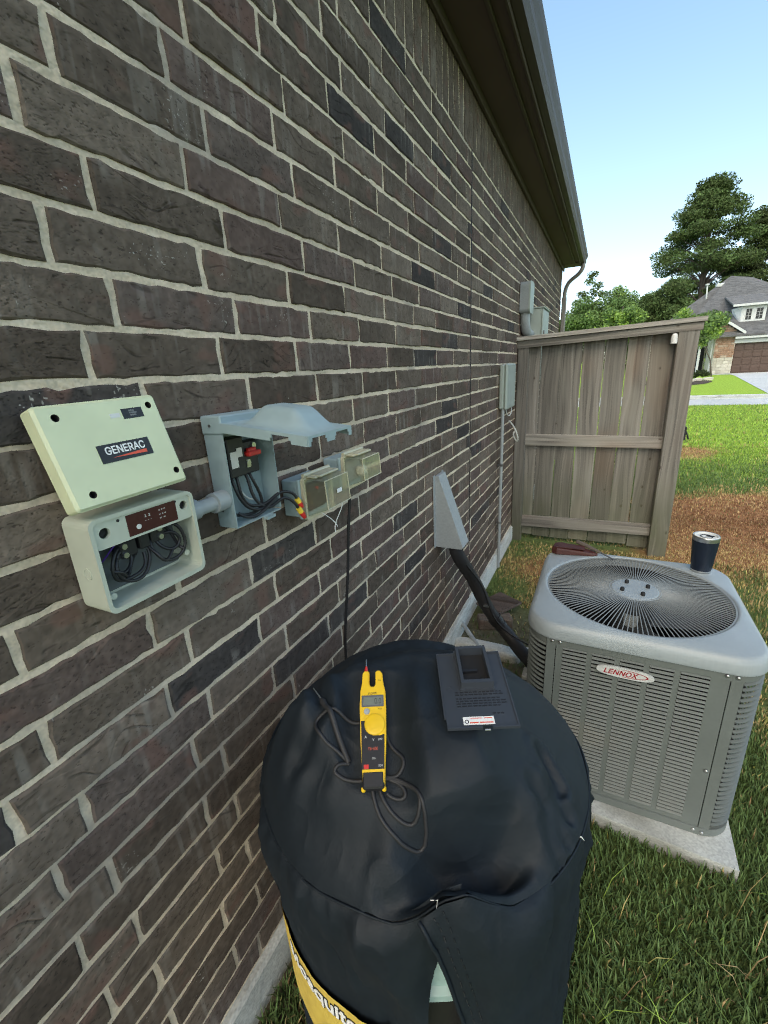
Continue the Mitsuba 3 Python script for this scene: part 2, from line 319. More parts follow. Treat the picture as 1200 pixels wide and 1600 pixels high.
meas = {-9: [1.165, 1.415, 1.672, 1.934, 2.177], -8: [.977, 1.243, 1.506, 1.745, 2.263], -7: [.913, 1.167, 1.422, 1.67, 1.942], -6: [.715, .977, 1.232, 1.475, 1.732, 1.992], -5: [.659, .929, 1.176, 1.423],
 -4: [.47, .728, .984, 1.247, 1.507, 1.774, 2.023], -3: [.409, .664, .92, 1.169, 1.436, 1.687, 1.946, 2.208], -2: [.482, .736, .995, 1.247, 1.509, 1.761, 2.28], -1: [.404, .667, .923, 1.177, 1.44, 1.695, 1.946, 2.195],
 0: [.479, .738, .996, 1.252, 1.52, 1.765, 2.029, 2.28], 1: [.419, .678, .924, 1.186, 1.443, 1.69, 1.956], 2: [.497, .743, 1.0, 1.254, 1.51, 2.024], 3: [1.183, 1.435, 1.691, 1.949, 2.202], 4: [1.241, 1.493, 2.018],
 7: [.415], 8: [.225, .48, .741], 9: [.414, .666], 10: [.243, .497, .754], 11: [.182, .44, .687], 12: [.248, .504], 13: [.175, .436], 14: [.256], 15: [.184, .435], 16: [.262], 18: [.263]}
def course_joints(k):
    m = meas.get(k); ph = .232 if k % 2 == 0 else .163
    if m is None: m = [ph + .254 + rng.normal(0, .004)]
    m = list(m); out = [m[0]]
    for v in m[1:]:
        while v - out[-1] > .36: out.append(out[-1] + .254)
        out.append(v)
    while out[0] > Y0 + .26: out.insert(0, out[0] - .254 + rng.normal(0, .003))
    while out[-1] < Y1 - .26: out.append(out[-1] + .254 + rng.normal(0, .003))
    if Y1 - out[-1] > .12: out.append(Y1)
    else: out[-1] = Y1
    return out
def brick_mesh(y0, y1, z0, z1, proud, rough=1.0, fine=False):
    """front outline with wandering edges, chamfered to the joint"""
    L, H = y1 - y0, z1 - z0; a = (.0015 if fine else .0017) * rough
    ys = [0, .24, .5, .77, 1] if L > H else [0, .5, 1]; zs = [0, .5, 1] if L > H else [0, .2, .42, .6, .8, 1]
    if fine: ys, zs = np.r_[0, np.linspace(0, 1, 13)[1:-1] + rng.normal(0, .012, 11), 1].tolist(), [0, .3, .64, 1]
    pts = [(y, 0) for y in ys] + [(1, z) for z in zs[1:]] + [(y, 1) for y in ys[::-1][1:]] + [(0, z) for z in zs[::-1][1:-1]]
    n = len(pts); P = np.array([(y0 + u * L, z0 + w * H) for u, w in pts]) + rng.normal(0, a, (n, 2)) * [1, .8]
    c = P.mean(0); d = np.sign(P - c) * (.0018 + .0028 * rng.random((n, 2)))
    F = np.c_[proud + rng.normal(0, .0004, n), P - d]; M = np.c_[np.full(n, proud - .003), P]; B = np.c_[np.full(n, -.016), P]
    v = np.vstack([F, M, B, [[proud + rng.normal(.0004, .0006), *c]]]); f = []
    for i in range(n):
        j = (i + 1) % n
        f += [[3 * n, i, j], [i, n + i, n + j], [i, n + j, j], [n + i, 2 * n + i, 2 * n + j], [n + i, 2 * n + j, n + j]]
    return mesh(v, f)
bricks = []
for k in range(-11, 21):
    zt, zb = course_z(k), course_z(k + 1)
    js = course_joints(k)
    for a, b in zip(js[:-1], js[1:]):
        for s, e in ([(a, XJ - .0105), (XJ + .0105, b)] if a < XJ < b else [(a, b)]):
            if e - s < .035: continue
            g = .0052
            s2 = s + (g if s != XJ + .0105 else -.004); e2 = e - (g if e != XJ - .0105 else -.004)
            if e == Y1: e2 = Y1
            pr_ = float(np.clip(rng.normal(-.0006, .0011), -.0018, .002))
            c = np.array([0, (s + e) / 2, (zt + zb) / 2]); dd = c - CAM
            area = (e2 - s2) * .065 * abs(dd[0]) / np.linalg.norm(dd) ** 3
            fw = np.array(FWD); q = dd @ fw
            side = dd - q * fw
            if q < .1 or np.linalg.norm(side) / q > 1.55: area *= 1e-4
            bricks.append((area, (s2, e2, zb + .0053 + rng.normal(0, .0008), zt - .0053 + rng.normal(0, .0008), pr_)))
bricks.sort(key=lambda t: -t[0])
rest, restuv = [], []
for i, (_, a) in enumerate(bricks):
    uv = (rng.random(), rng.random())
    if i < 300:
        part(WALL, 'brick', brick_mesh(*a, fine=i < 170), 'm_brick', uv=uv)
    else:
        m = brick_mesh(*a); rest.append(m); restuv.append(cuv(m, uv))
put(pkey(WALL, 'brickwork'), cat(rest), 'm_brick', uv=np.vstack(restuv)); labels[WALL + '__brickwork'] = {'kind': 'stuff'}
SOLD = part(HOUSE, 'soldier_course', box(-.02, -.0045, Y0, Y1, course_z(-11) + .002, 2.86), 'm_mortar')
y = Y0
while y < Y1 - .05:
    if not (XJ - .04 < y + .038 < XJ + .04) or True:
        m = brick_mesh(y + .0055, min(y + .0763 - .0055, Y1), course_z(-11) + .006, 2.853, -.0010 + float(np.clip(rng.normal(.0, .0008), -.001, .002)))
        part(SOLD, 'soldier_brick', m, 'm_brick', uv=(rng.uniform(.2, .86), rng.uniform(.5, 1)))
    y += .0763
# eave
part(HOUSE, 'soffit', cat([box(-.1, .168, Y0, Y1 - .25, 2.862, 2.876), box(.174, .230, Y0, Y1 - .25, 2.868, 2.882), box(-.1, .234, Y1 - .25, Y1 + .02, 2.858, 2.878)]), 'm_soffit')
part(HOUSE, 'frieze_board', rbox(.002, .022, Y0, Y1 + .02, 2.815, 2.858, .003), 'm_trim')
part(HOUSE, 'soffit_batten', rbox(.162, .180, Y0, Y1 - .25, 2.846, 2.861, .003), 'm_trim')
part(HOUSE, 'fascia', rbox(.228, .242, Y0, Y1 + .02, 2.848, 3.0, .003), 'm_trim')
go = [(.244, 2.866), (.282, 2.866), (.296, 2.90), (.296, 2.93), (.308, 2.962), (.312, 2.985), (.312, 3.0)]
gp = go + [(.306, 3.0), (.304, 2.988), (.290, 2.932), (.290, 2.905), (.278, 2.872), (.250, 2.872), (.250, 3.0), (.244, 3.0)]
gm = frame(extrude(gp, Y1 + .06 - Y0), (0, Y1 + .06, 0), (1, 0, 0), (0, 0, 1), (0, -1, 0))
gcap = frame(extrude(go + [(.244, 3.0)], .004), (0, Y1 + .0645, 0), (1, 0, 0), (0, 0, 1), (0, -1, 0))
part(HOUSE, 'gutter', cat([gm, gcap]), 'm_gutter')
ds = spline([(.268, Y1 - .10, 2.868), (.262, Y1 - .10, 2.80), (.20, Y1 - .08, 2.73), (.11, Y1 - .055, 2.67), (.06, Y1 - .045, 2.58), (.050, Y1 - .045, 2.45)], 16)
part(HOUSE, 'downspout', cat([tube(ds, .026, 10), rbox(.020, .080, Y1 - .085, Y1 - .01, .10, 2.47, .01)]), 'm_downspout', smooth=40)
sl = .55
part(HOUSE, 'roof', cat([prism([(.30, Y0, 3.012), (.30, Y1 + .35, 3.012), (-5.6, Y1 - 5.6, 2.99 + 6 * sl), (-5.6, Y0, 2.99 + 6 * sl)], (0, 0, .03)), prism([(.30, Y1 + .35, 3.012), (-11, Y1 + .35, 2.99), (-5.6, Y1 - 5.6, 2.99 + 6 * sl)], (0, 0, .03))]), 'm_shingle')

# ---------------------------------------------------------------- generator inlet box on the wall
GB = thing('power_inlet_box', 'leftmost open electrical box, pale grey-green, with black wiring coiled inside', 'electrical box')
bx0, bx1, by0, by1, bz0, bz1 = .0045, .066, .321, .497, 1.272, 1.417
def rrect(y0, y1, z0, z1, r):
    from shapely.geometry import box as B
    return B(y0 + r, z0 + r, y1 - r, z1 - r).buffer(r, quad_segs=4)
def yz_extrude(poly, x0, x1):       # polygon in (y, z) extruded along x
    return frame(extrude(poly, x1 - x0), (x0, 0, 0), (0, 1, 0), (0, 0, 1), (1, 0, 0))
shell = rrect(by0, by1, bz0, bz1, .012)
inner = rrect(by0 + .006, by1 - .006, bz0 + .007, bz1 - .006, .008)
part(GB, 'enclosure', cat([yz_extrude(shell.difference(inner), bx0, bx1), yz_extrude(shell, bx0, bx0 + .004)]), 'm_beige_box')
ledge = rrect(by0 + .005, by1 - .005, bz1 - .046, bz1 - .005, .007)
from shapely.geometry import Point, Polygon, LineString
holes = [Point(by0 + .022, bz1 - .024).buffer(.008), Point(by1 - .019, bz1 - .022).buffer(.0075)]
for h in holes: ledge = ledge.difference(h)
part(GB, 'mounting_plate', yz_extrude(rrect(by0 + .009, by1 - .009, bz0 + .012, bz1 - .009, .004), bx0 + .0042, bx0 + .0062), 'm_darkpanel')
CP = part(GB, 'top_plate', yz_extrude(ledge, bx1 - .009, bx1 - .003), 'm_beige_box')
part(GB, 'rating_label', yz_extrude(rrect(by0 + .056, by1 - .034, bz1 - .042, bz1 - .009, .001), bx1 - .003, bx1 - .0024), 'm_labelred', label='dark red rating label with white print')
pm = [words(t, .0042, (bx1 - .0024, y_, z_), (0, 1, 0), (0, 0, 1), (1, 0, 0), w_, .0003) for t, y_, z_, w_ in (('1 2', by0 + .085, bz1 - .020, .010), ('- - -', by0 + .085, bz1 - .027, .011), ('= = =', by0 + .110, bz1 - .018, .012), ('= = =', by0 + .110, bz1 - .025, .012), ('= =', by0 + .110, bz1 - .031, .010))]
pm.append(yz_extrude(Point(by0 + .073, bz1 - .031).buffer(.004), bx1 - .0024, bx1 - .0018))
part(GB, 'label_print', cat(pm), 'm_offwhite')
for a_h, b_h, r_h, x_h in ((by0 + .022, bz1 - .024, .0079, .012), (by1 - .019, bz1 - .022, .0074, .012), (by0 + .044, bz1 - .012, .0022, .0024), (by1 - .034, bz1 - .012, .0022, .0024)):
    part(GB, 'screw_hole', yz_extrude(Point(a_h, b_h).buffer(r_h), bx1 - x_h - (.023 if x_h > .01 else .0006), bx1 - x_h), 'm_dark')
TB = part(GB, 'terminal_block', cat([rbox(.010, .034, by0 + .054, by0 + .082, bz1 - .082, bz1 - .056, .002), rbox(.010, .036, by0 + .086, by0 + .104, bz1 - .078, bz1 - .050, .002), rbox(.010, .034, by0 + .108, by0 + .134, bz1 - .076, bz1 - .048, .002)]), 'm_black')
for yy, zz in ((.060, .063), (.060, .077), (.124, .055), (.124, .069)):
    part(TB, 'terminal_screw', cyl((.033, by0 + yy, bz1 - zz), (.0375, by0 + yy, bz1 - zz), .0045, 10), 'm_steel')
def wire(par, pts, r=.0028, m='m_black', n=28, name='wire'):
    part(par, name, tube(spline(pts, n), r, 8), m, smooth=60)
def Wb(x, y, z): return (x, by0 + y, bz1 - z)
wire(GB, [Wb(.03, .054, .064), Wb(.04, .040, .068), Wb(.045, .030, .085), Wb(.045, .033, .105), Wb(.042, .055, .112), Wb(.038, .080, .108), Wb(.03, .092, .085)])
wire(GB, [Wb(.03, .054, .077), Wb(.042, .038, .082), Wb(.047, .036, .098), Wb(.045, .050, .115), Wb(.042, .075, .118), Wb(.036, .095, .100), Wb(.03, .100, .082)])
wire(GB, [Wb(.03, .056, .071), Wb(.036, .045, .076), Wb(.035, .043, .098), Wb(.03, .058, .104), Wb(.022, .075, .085)])
wire(GB, [Wb(.03, .130, .055), Wb(.042, .150, .056), Wb(.046, .158, .075), Wb(.046, .157, .098), Wb(.044, .140, .112), Wb(.042, .118, .108), Wb(.036, .106, .088), Wb(.028, .108, .072)])
wire(GB, [Wb(.03, .130, .069), Wb(.04, .146, .070), Wb(.042, .152, .086), Wb(.04, .140, .096), Wb(.034, .126, .090), Wb(.026, .120, .075)])
wire(GB, [Wb(.012, .165, .052), Wb(.02, .150, .050), Wb(.03, .135, .044), Wb(.028, .110, .046), Wb(.02, .090, .05)])
wire(GB, [Wb(.010, .012, .082), Wb(.020, .028, .080), Wb(.028, .040, .066), Wb(.026, .060, .053), Wb(.014, .085, .050)], .0011, 'm_purple')
for k in range(2):
    rk = np.random.default_rng(300 + k); c_ = (.058 + .075 * (k % 2) + rk.uniform(-.01, .01), .088 + rk.uniform(-.008, .008)); rr0 = rk.uniform(.018, .030)
    wire(GB, [Wb(.016 + .034 * math.sin(i_ * .5 + k) ** 2, c_[0] + rr0 * 1.15 * math.cos(i_ * .85 + k) + .008 * rk.normal(), c_[1] + rr0 * .8 * math.sin(i_ * .85 + k) + .007 * rk.normal()) for i_ in range(8)], .0026)
part(GB, 'screw_boss', cat([cyl((bx0 + .004, by0 + .017, bz0 + .022), (bx1 - .012, by0 + .017, bz0 + .022), .005, 12), cyl((bx0 + .004, by1 - .017, bz0 + .034), (bx1 - .020, by1 - .017, bz0 + .034), .005, 12)]), 'm_beige_box', smooth=40)
part(GB, 'knockout', cat([lathe([(0, 0), (.009, 0), (.009, .0012), (.0075, .0012), (.0075, .0005), (0, .0005)], n=20).apply_transform(np.array([[1, 0, 0, .036], [0, 0, -1, by0 + .0002], [0, 1, 0, 1.335], [0, 0, 0, 1]]))]), 'm_beige_box')

# its loose lid leaning above
LID = thing('box_lid', 'loose pale green lid with black maker plate, propped on the leftmost open box', 'lid')
lo = np.array([.075, .311, 1.434]); lr = np.array([.075, .488, 1.438]) - lo; lu = np.array([.036, .297, 1.571]) - lo
lw, lh = np.linalg.norm(lr), np.linalg.norm(lu); ur, uu = unit(lr), unit(lu); un = unit(np.cross(ur, uu)); uu = np.cross(un, ur)
def lid_frame(m): return frame(m, lo, ur, uu, un)
from shapely.geometry import box as sbox
outer = sbox(.006, .006, lw - .006, lh - .006).buffer(.006, quad_segs=4)
hp = [(.027, .018), (lw - .014, .020), (.024, lh - .018), (lw - .016, lh - .016)]
face = outer.buffer(-.004)
for h in hp: face = face.difference(Point(h).buffer(.0052, quad_segs=4))
lidm = [extrude(face, .004).apply_translation([0, 0, -.004])]
rim = outer.difference(outer.buffer(-.004)); 
lid_side = extrude(rim, .024).apply_translation([0, 0, -.028])
# chamfer ring between face edge and side
co, ci = np.array(outer.exterior.coords)[:-1], np.array(outer.buffer(-.004).exterior.coords)[:-1]
ch = trimesh.convex.convex_hull(np.vstack([np.c_[co, np.full(len(co), -.0045)], np.c_[ci, np.full(len(ci), -.0001)]]))
ch.update_faces((np.abs(ch.face_normals[:, 2]) < .95)); 
part(LID, 'shell', lid_frame(cat(lidm + [lid_side, ch])), 'm_beige')
for h in hp: part(LID, 'screw_hole', lid_frame(lathe([(.0053, 0.0), (.0045, -.002), (.0042, -.012), (0, -.012)], (h[0], h[1], -.0002), 16)), 'm_dark')
part(LID, 'maker_plate', lid_frame(extrude(sbox(.058, .055, .136, .079).buffer(.001), .0008).apply_translation([0, 0, .0001])), 'm_black', label='black plate with white lettering over a red wedge')
part(LID, 'lettering', lid_frame(words('GENERAC', .0108, (.0665, .0652, .0009), (1, 0, 0), (0, 1, 0), (0, 0, 1), .061, .0004, True)), 'm_white')
part(LID, 'red_wedge', lid_frame(extrude([(.072, .0600), (.1275, .0580), (.1275, .0632), (.116, .0628)], .0004).apply_translation([0, 0, .0009])), 'm_redprint')
part(LID, 'warning_label', lid_frame(extrude(sbox(.114, .111, .147, .126), .0006)), 'm_black', label='small black warning label')
part(LID, 'warning_print', lid_frame(cat([words('WARNING', .0022, (.125, .1212 - .0033 * i, .0007), (1, 0, 0), (0, 1, 0), (0, 0, 1), w_, .0002) for i, w_ in enumerate((.009, .012, .010))])), 'm_conduit')
part(LID, 'white_sticker', lid_frame(extrude(sbox(.095, .1145, .110, .121), .0004)), 'm_offwhite')

# conduit between the two boxes
CN = thing('conduit_nipple', 'short grey plastic conduit with ribbed couplings joining the two open boxes', 'conduit')
part(CN, 'pipe', cyl((.036, by1 - .004, 1.371), (.030, .602, 1.368), .0135, 20), 'm_conduit', smooth=40)
part(CN, 'coupling', cyl((.0352, .500, 1.371), (.0345, .524, 1.371), .0185, 20), 'm_conduit', smooth=40)
part(CN, 'coupling', cyl((.0320, .566, 1.369), (.0302, .5965, 1.369), .0195, 20), 'm_conduit', smooth=40)

# ---------------------------------------------------------------- disconnect box
DB = thing('disconnect_box', 'blue-grey steel breaker box with its hood swung up and black wires hanging out', 'electrical box')
dy0, dy1, dz0, dz1, dx = .598, .735, 1.309, 1.500, .052
t_ = .0018
part(DB, 'enclosure', cat([box(.0045, .0065, dy0, dy1, dz0, dz1), box(.0067, dx, dy0, dy0 + t_, dz0, dz1), box(.0067, dx, dy1 - t_, dy1, dz0 + .004, dz1), box(.0067, dx, dy0 + t_, dy1 - t_, dz0, dz0 + t_)]), 'm_bluegrey')
part(DB, 'hood_cap', cat([rbox(.004, dx + .004, dy0 - .004, dy1 + .004, 1.494, 1.529, .003)]), 'm_bluegrey')
part(DB, 'rivet', cyl((.027, dy0 - .0048, 1.511), (.027, dy0 - .0035, 1.511), .003, 8), 'm_darksteel')
# lid: a flat pan with a raised bulge and skirts with notches
hx0, hz0, hx1, hz1 = .050, 1.516, .245, 1.494
def lidp(u, v):    # u along the lid (0 hinge, 1 tip), v across
    x = hx0 + (hx1 - hx0) * u; yv = dy0 - .003 + (dy1 - dy0 + .006) * v; z = hz0 + (hz1 - hz0) * u
    bu = np.clip((u - .12) / .28, 0, 1) * np.clip((.97 - u) / .30, 0, 1); bv = np.clip((v - .14) / .22, 0, 1) * np.clip((.92 - v) / .22, 0, 1)
    s = lambda q: q * q * (3 - 2 * q)
    return np.stack([x, yv, z + .036 * s(np.clip(bu, 0, 1)) * s(np.clip(bv, 0, 1))], -1)
HL = part(DB, 'lid', cat([grid(40, 30, lidp)]), 'm_bluegrey', smooth=True, label='raised lid with a domed centre and notched skirt')
def skirt(p0, p1, drop, notches):     # vertical strip below line p0-p1 with notches
    p0, p1 = np.array(p0), np.array(p1); L = np.linalg.norm(p1 - p0)
    g = sbox(0, -drop, L, .0005)
    for c, w, h in notches: g = g.difference(sbox(c - w / 2 + .004, -drop - 1, c + w / 2 - .004, -drop + h).union(Point(c, -drop + h - .004).buffer(.004)).union(sbox(c - w / 2, -drop - 1, c + w / 2, -drop + h - .006)))
    d = unit(p1 - p0); return frame(extrude(g, .0018), p0, d, (0, 0, 1), np.cross(d, [0, 0, 1]))
part(HL, 'skirt', cat([skirt((hx0 + .002, dy0 - .003, hz0), (hx1, dy0 - .003, hz1), .017, [(.138, .045, .012)]), skirt((hx1, dy0 - .003, hz1), (hx1, dy1 + .003, hz1), .017, [(.032, .05, .013), (.108, .05, .013)]), skirt((hx1, dy1 + .003, hz1), (hx0 + .002, dy1 + .003, hz0), .017, [(.05, .045, .012)])]), 'm_bluegrey')
part(DB, 'hinge_slot', box(dx + .0045, dx + .030, dy0 - .0043, dy0 - .0036, 1.506, 1.511), 'm_dark')
BK = part(DB, 'breaker', cat([rbox(.010, .040, dy0 + .018, dy0 + .062, 1.405, 1.483, .002), rbox(.010, .030, dy0 + .064, dy0 + .112, 1.402, 1.470, .003)]), 'm_black')
part(BK, 'label', cat([box(.0402, .0408, dy0 + .022, dy0 + .041, 1.424, 1.456), box(.041, .0416, dy0 + .039, dy0 + .054, 1.444, 1.462)]), 'm_offwhite')
part(BK, 'switch_handle', cat([rbox(.030, .047, dy0 + .068, dy0 + .104, 1.440, 1.450, .002), rbox(.030, .040, dy0 + .075, dy0 + .098, 1.448, 1.456, .002)]), 'm_red', label='red pull handle')
part(BK, 'terminal', cat([cyl((.030, dy0 + .078, 1.425), (.033, dy0 + .078, 1.425), .006, 10), cyl((.030, dy0 + .098, 1.459), (.034, dy0 + .098, 1.459), .006, 10), box(.030, .0315, dy0 + .073, dy0 + .084, 1.416, 1.432)]), 'm_steel')
def Wd(x, y, z): return (x, dy0 + y, z)
wire(DB, [Wd(.02, .034, 1.406), Wd(.03, .032, 1.380), Wd(.036, .045, 1.345), Wd(.04, .075, 1.325), Wd(.045, .115, 1.330)], .0034)
wire(DB, [Wd(.02, .048, 1.406), Wd(.028, .046, 1.370), Wd(.032, .060, 1.340), Wd(.042, .100, 1.332), Wd(.05, .136, 1.345), Wd(.06, .165, 1.340), Wd(.066, .176, 1.324)], .0034)
wire(DB, [Wd(.02, .074, 1.404), Wd(.028, .075, 1.375), Wd(.034, .080, 1.345), Wd(.046, .105, 1.322), Wd(.056, .140, 1.333), Wd(.066, .162, 1.320), Wd(.070, .172, 1.303)], .0034)
wire(DB, [Wd(.02, .086, 1.404), Wd(.03, .092, 1.370), Wd(.03, .100, 1.330), Wd(.03, .07, 1.318), Wd(.024, .01, 1.335), Wd(.012, .003, 1.352)], .0034)
wire(DB, [Wd(.012, .060, 1.404), Wd(.016, .058, 1.375), Wd(.02, .070, 1.352), Wd(.024, .085, 1.345)], .002, 'm_offwhite')
wire(DB, [Wd(.03, .03, 1.330), Wd(.045, .06, 1.316), Wd(.05, .10, 1.328), Wd(.052, .125, 1.338)], .0032)
for o, d in (((.0665, .7745, 1.322), (.004, .010, -.022)), ((.0705, .771, 1.301), (.004, .014, -.026))):
    o, d = np.array(o), np.array(d)
    wn = part(DB, 'wire_nut', tube([o, o + d * .45], [.0062, .0066], 12), 'm_capyellow', smooth=40, label='yellow and red wire nut')
    part(wn, 'red_wing', tube([o + d * .45, o + d * .8, o + d * 1.05], [.0066, .0058, .0042], 12), 'm_red', smooth=40)
part(DB, 'hasp', cat([box(dx - .002, dx + .010, dy0 + .078, dy0 + .104, dz0 - .006, dz0 - .0002)]), 'm_bluegrey')

# ---------------------------------------------------------------- weatherproof outlets
def outlet(y0, w, zb, zt, label, cord):
    t = thing('outlet_box', label, 'outlet', 'weatherproof outlet boxes on the brick wall')
    y1 = y0 + w
    part(t, 'back_box', rbox(.004, .050, y0, y1, zb, zt - .004, .003), 'm_bluegrey')
    part(t, 'gasket_plate', rbox(.0504, .060, y0 - .004, y1 + .004, zb - .004, zt, .003), 'm_bluegrey')
    part(t, 'receptacle', cat([rbox(.0602, .070, y0 + .016, y1 - .02, zb + .012, zt - .014, .004)]), 'm_black' if cord else 'm_conduit')
    base = sbox(y0 + .002, zb - .010, y1 + .010, zt + .006).buffer(0)
    ring = rrect(y0, y1 + .010, zb - .008, zt + .004, .012).difference(rrect(y0 + .008, y1 + .002, zb, zt - .004, .008))
    cv = part(t, 'cover_rim', yz_extrude(ring, .0605, .070), 'm_clearframe')
    # clear bubble: five sheets with a bulged front
    a0, a1, c0, c1 = y0 + .004, y1 + .006, zb + .004, zt
    b0, b1, e0, e1 = y0 + .014, y1 + .004, zb + .022, zt - .004
    X0, X1 = .0705, .124
    v = [(X0, a0, c0), (X0, a1, c0), (X0, a1, c1), (X0, a0, c1), (X1, b0, e0), (X1, b1, e0), (X1 - .004, b1, e1), (X1 - .004, b0, e1)]
    f = [[4, 5, 6], [4, 6, 7], [0, 1, 5], [0, 5, 4], [2, 3, 7], [2, 7, 6], [1, 2, 6], [1, 6, 5], [3, 0, 4], [3, 4, 7]]
    part(t, 'clear_cover', mesh(v, f[2:4] + f[6:]), 'm_clear', label='yellowed clear plastic bubble cover')
    part(t, 'cover_front', mesh(v, f[:2] + f[4:6]), 'm_frosted')
    ed = [(4, 5), (5, 6), (6, 7), (7, 4)]
    part(t, 'cover_edge', cat([cyl(v[i], v[j], .0013, 6) for i, j in ed]), 'm_clearframe', smooth=40)
    part(t, 'cover_hinge', cat([cyl((.066, y0 + .006, zt + .008), (.066, y1 + .004, zt + .008), .0052, 10), rbox(.070, .096, y0 + .012, y1, zt + .0012, zt + .006, .002), rbox(.076, .104, y0 + .022, y1 - .008, zt + .003, zt + .0085, .002)]), 'm_clearframe', smooth=40)
    if cord:
        part(t, 'sticker', box(X1 + .0008, X1 + .0014, y0 + .056, y0 + .078, e0 + .030, e0 + .040), 'm_white')
        part(t, 'indicator', cyl((.070, y0 + .05, zt - .03), (.0735, y0 + .05, zt - .03), .0035, 10), 'm_red')
    else:
        part(t, 'plug', cat([rbox(.0702, .096, y1 - .05, y1 - .022, zb + .022, zb + .05, .006)]), 'm_offwhite')
    return t
outlet(.800, .112, 1.266, 1.360, 'nearer weatherproof outlet with yellowed bubble cover and a black cord plugged in', True)
outlet(.984, .108, 1.292, 1.376, 'farther weatherproof outlet with yellowed bubble cover and no cord', False)
CT = single('cable_tie', cat([tube(spline([(.07, .86, 1.262), (.085, .885, 1.235), (.09, .897, 1.215)], 14), .0011, 6), tube(spline([(.10, .915, 1.275), (.095, .905, 1.25), (.088, .893, 1.225), (.086, .893, 1.20)], 14), .0011, 6)]), 'm_white', 'thin white cable tie dangling beneath the nearer outlet', 'cable tie', smooth=60)
single('hanging_cord', tube(spline([(.092, .958, 1.300), (.090, .968, 1.270), (.084, .962, 1.20), (.07, .958, 1.05), (.055, .948, .90), (.05, .94, .80), (.055, .94, .62), (.10, .99, .45)], 40), .0042, 10), 'm_black', 'black cord hanging from the nearer outlet down behind the covered drum', 'cord', smooth=60)

# ---------------------------------------------------------------- line set cover and insulated pipe
wy0, wy1 = 1.885, 1.985
LS = thing('line_cover', 'wedge shaped galvanized cover on the brick wall over the black pipe', 'pipe cover')
part(LS, 'hood', prism([(.004, wy0, 1.112), (.022, wy0, 1.112), (.140, wy0, .765), (.132, wy0, .757), (.004, wy0, .757)], (0, wy1 - wy0, 0)), 'm_galv')
part(LS, 'flange', cat([box(.002, .0055, wy0 - .022, wy0 - .0003, .757, 1.116), box(.002, .0055, wy1 + .0003, wy1 + .022, .757, 1.116)]), 'm_galv')
LP = thing('insulated_pipe', 'thick black foam insulated refrigerant pipe running from the wall to the air conditioner', 'pipe')
pp = spline([(.085, 1.935, .775), (.10, 1.96, .68), (.15, 2.05, .52), (.23, 2.09, .33), (.33, 2.10, .20), (.43, 2.02, .15), (.53, 1.93, .16)], 60)
pr_r = .034 * (1 + .10 * (meshkit.noise(np.c_[np.arange(60) * .45, np.zeros(60), np.zeros(60)], 3) - .5))
part(LP, 'insulation', tube(pp, pr_r, 18), 'm_rubber', smooth=60)
part(LP, 'tape', cat([tube(pp[33:36], .038, 18), tube(pp[36:38], .036, 18)]), 'm_black', smooth=60)
part(LP, 'tape_end', cat([box(.205, .235, 2.045, 2.06, .375, .384)]), 'm_steel')
sp_ = pp + np.array([.012, -.034, .012])
part(LP, 'control_wire', cat([tube(spline([(.10, 1.945, .72), sp_[14] + [.02, 0, .0], sp_[22] + [.03, -.004, 0], sp_[34], sp_[44] + [.05, 0, .02], (.50, 1.92, .26)], 40), .004, 8)]), 'm_black', smooth=60)

# ---------------------------------------------------------------- telecom box with conduit, meter, panel
TC = thing('utility_box', 'pale green cable box on the wall beside the fence with a thin pipe below', 'utility box')
part(TC, 'housing', rbox(.004, .036, 3.27, 3.59, 1.285, 1.592, .008), 'm_greygreen')
part(TC, 'cover', rbox(.0362, .062, 3.275, 3.60, 1.275, 1.598, .012), 'm_greygreen')
part(TC, 'conduit', cyl((.030, 3.30, .02), (.030, 3.30, 1.286), .0115, 12), 'm_conduit', smooth=40)
for z_ in (.40, .86): part(TC, 'strap', rbox(.002, .044, 3.284, 3.316, z_, z_ + .018, .003), 'm_darksteel')
single('loose_cable', cat([tube(spline([(.03, 3.40, 1.285), (.045, 3.45, 1.22), (.05, 3.52, 1.24), (.04, 3.56, 1.28)], 16), .004, 6), tube(spline([(.02, 3.62, 1.16), (.05, 3.68, 1.10), (.075, 3.70, 1.03), (.07, 3.73, .985), (.05, 3.71, 1.01), (.055, 3.69, 1.07)], 24), .0065, 8)]), 'm_offwhite', 'coiled off-white cable hanging on the wall under the cable box', 'cable', smooth=60)
MT = thing('meter_can', 'grey rounded metal meter can on the wall above the fence with an elbow below', 'electric meter')
part(MT, 'body', yz_extrude(rrect(3.985, 4.175, 1.985, 2.215, .03), .004, .074), 'm_galv')
part(MT, 'cover', yz_extrude(rrect(3.985, 4.175, 1.985, 2.215, .03).buffer(.004), .0743, .086), 'm_greygreen')
part(MT, 'elbow', tube(spline([(.04, 4.06, 1.99), (.04, 4.065, 1.93), (.045, 4.10, 1.865), (.05, 4.17, 1.835), (.055, 4.27, 1.835)], 20), .038, 16), 'm_galv', smooth=60)
SP = thing('service_panel', 'tall grey-green service panel on the wall behind the fence top', 'electrical panel')
part(SP, 'body', rbox(.004, .145, 4.26, 4.66, 1.45, 2.035, .004), 'm_greygreen')
part(SP, 'door', rbox(.1453, .158, 4.255, 4.665, 1.44, 2.03, .004), 'm_greygreen')
part(SP, 'rain_lip', rbox(.003, .168, 4.25, 4.67, 2.0352, 2.045, .002), 'm_greygreen')
part(SP, 'latch', rbox(.1583, .170, 4.30, 4.33, 1.80, 1.86, .003), 'm_darksteel')

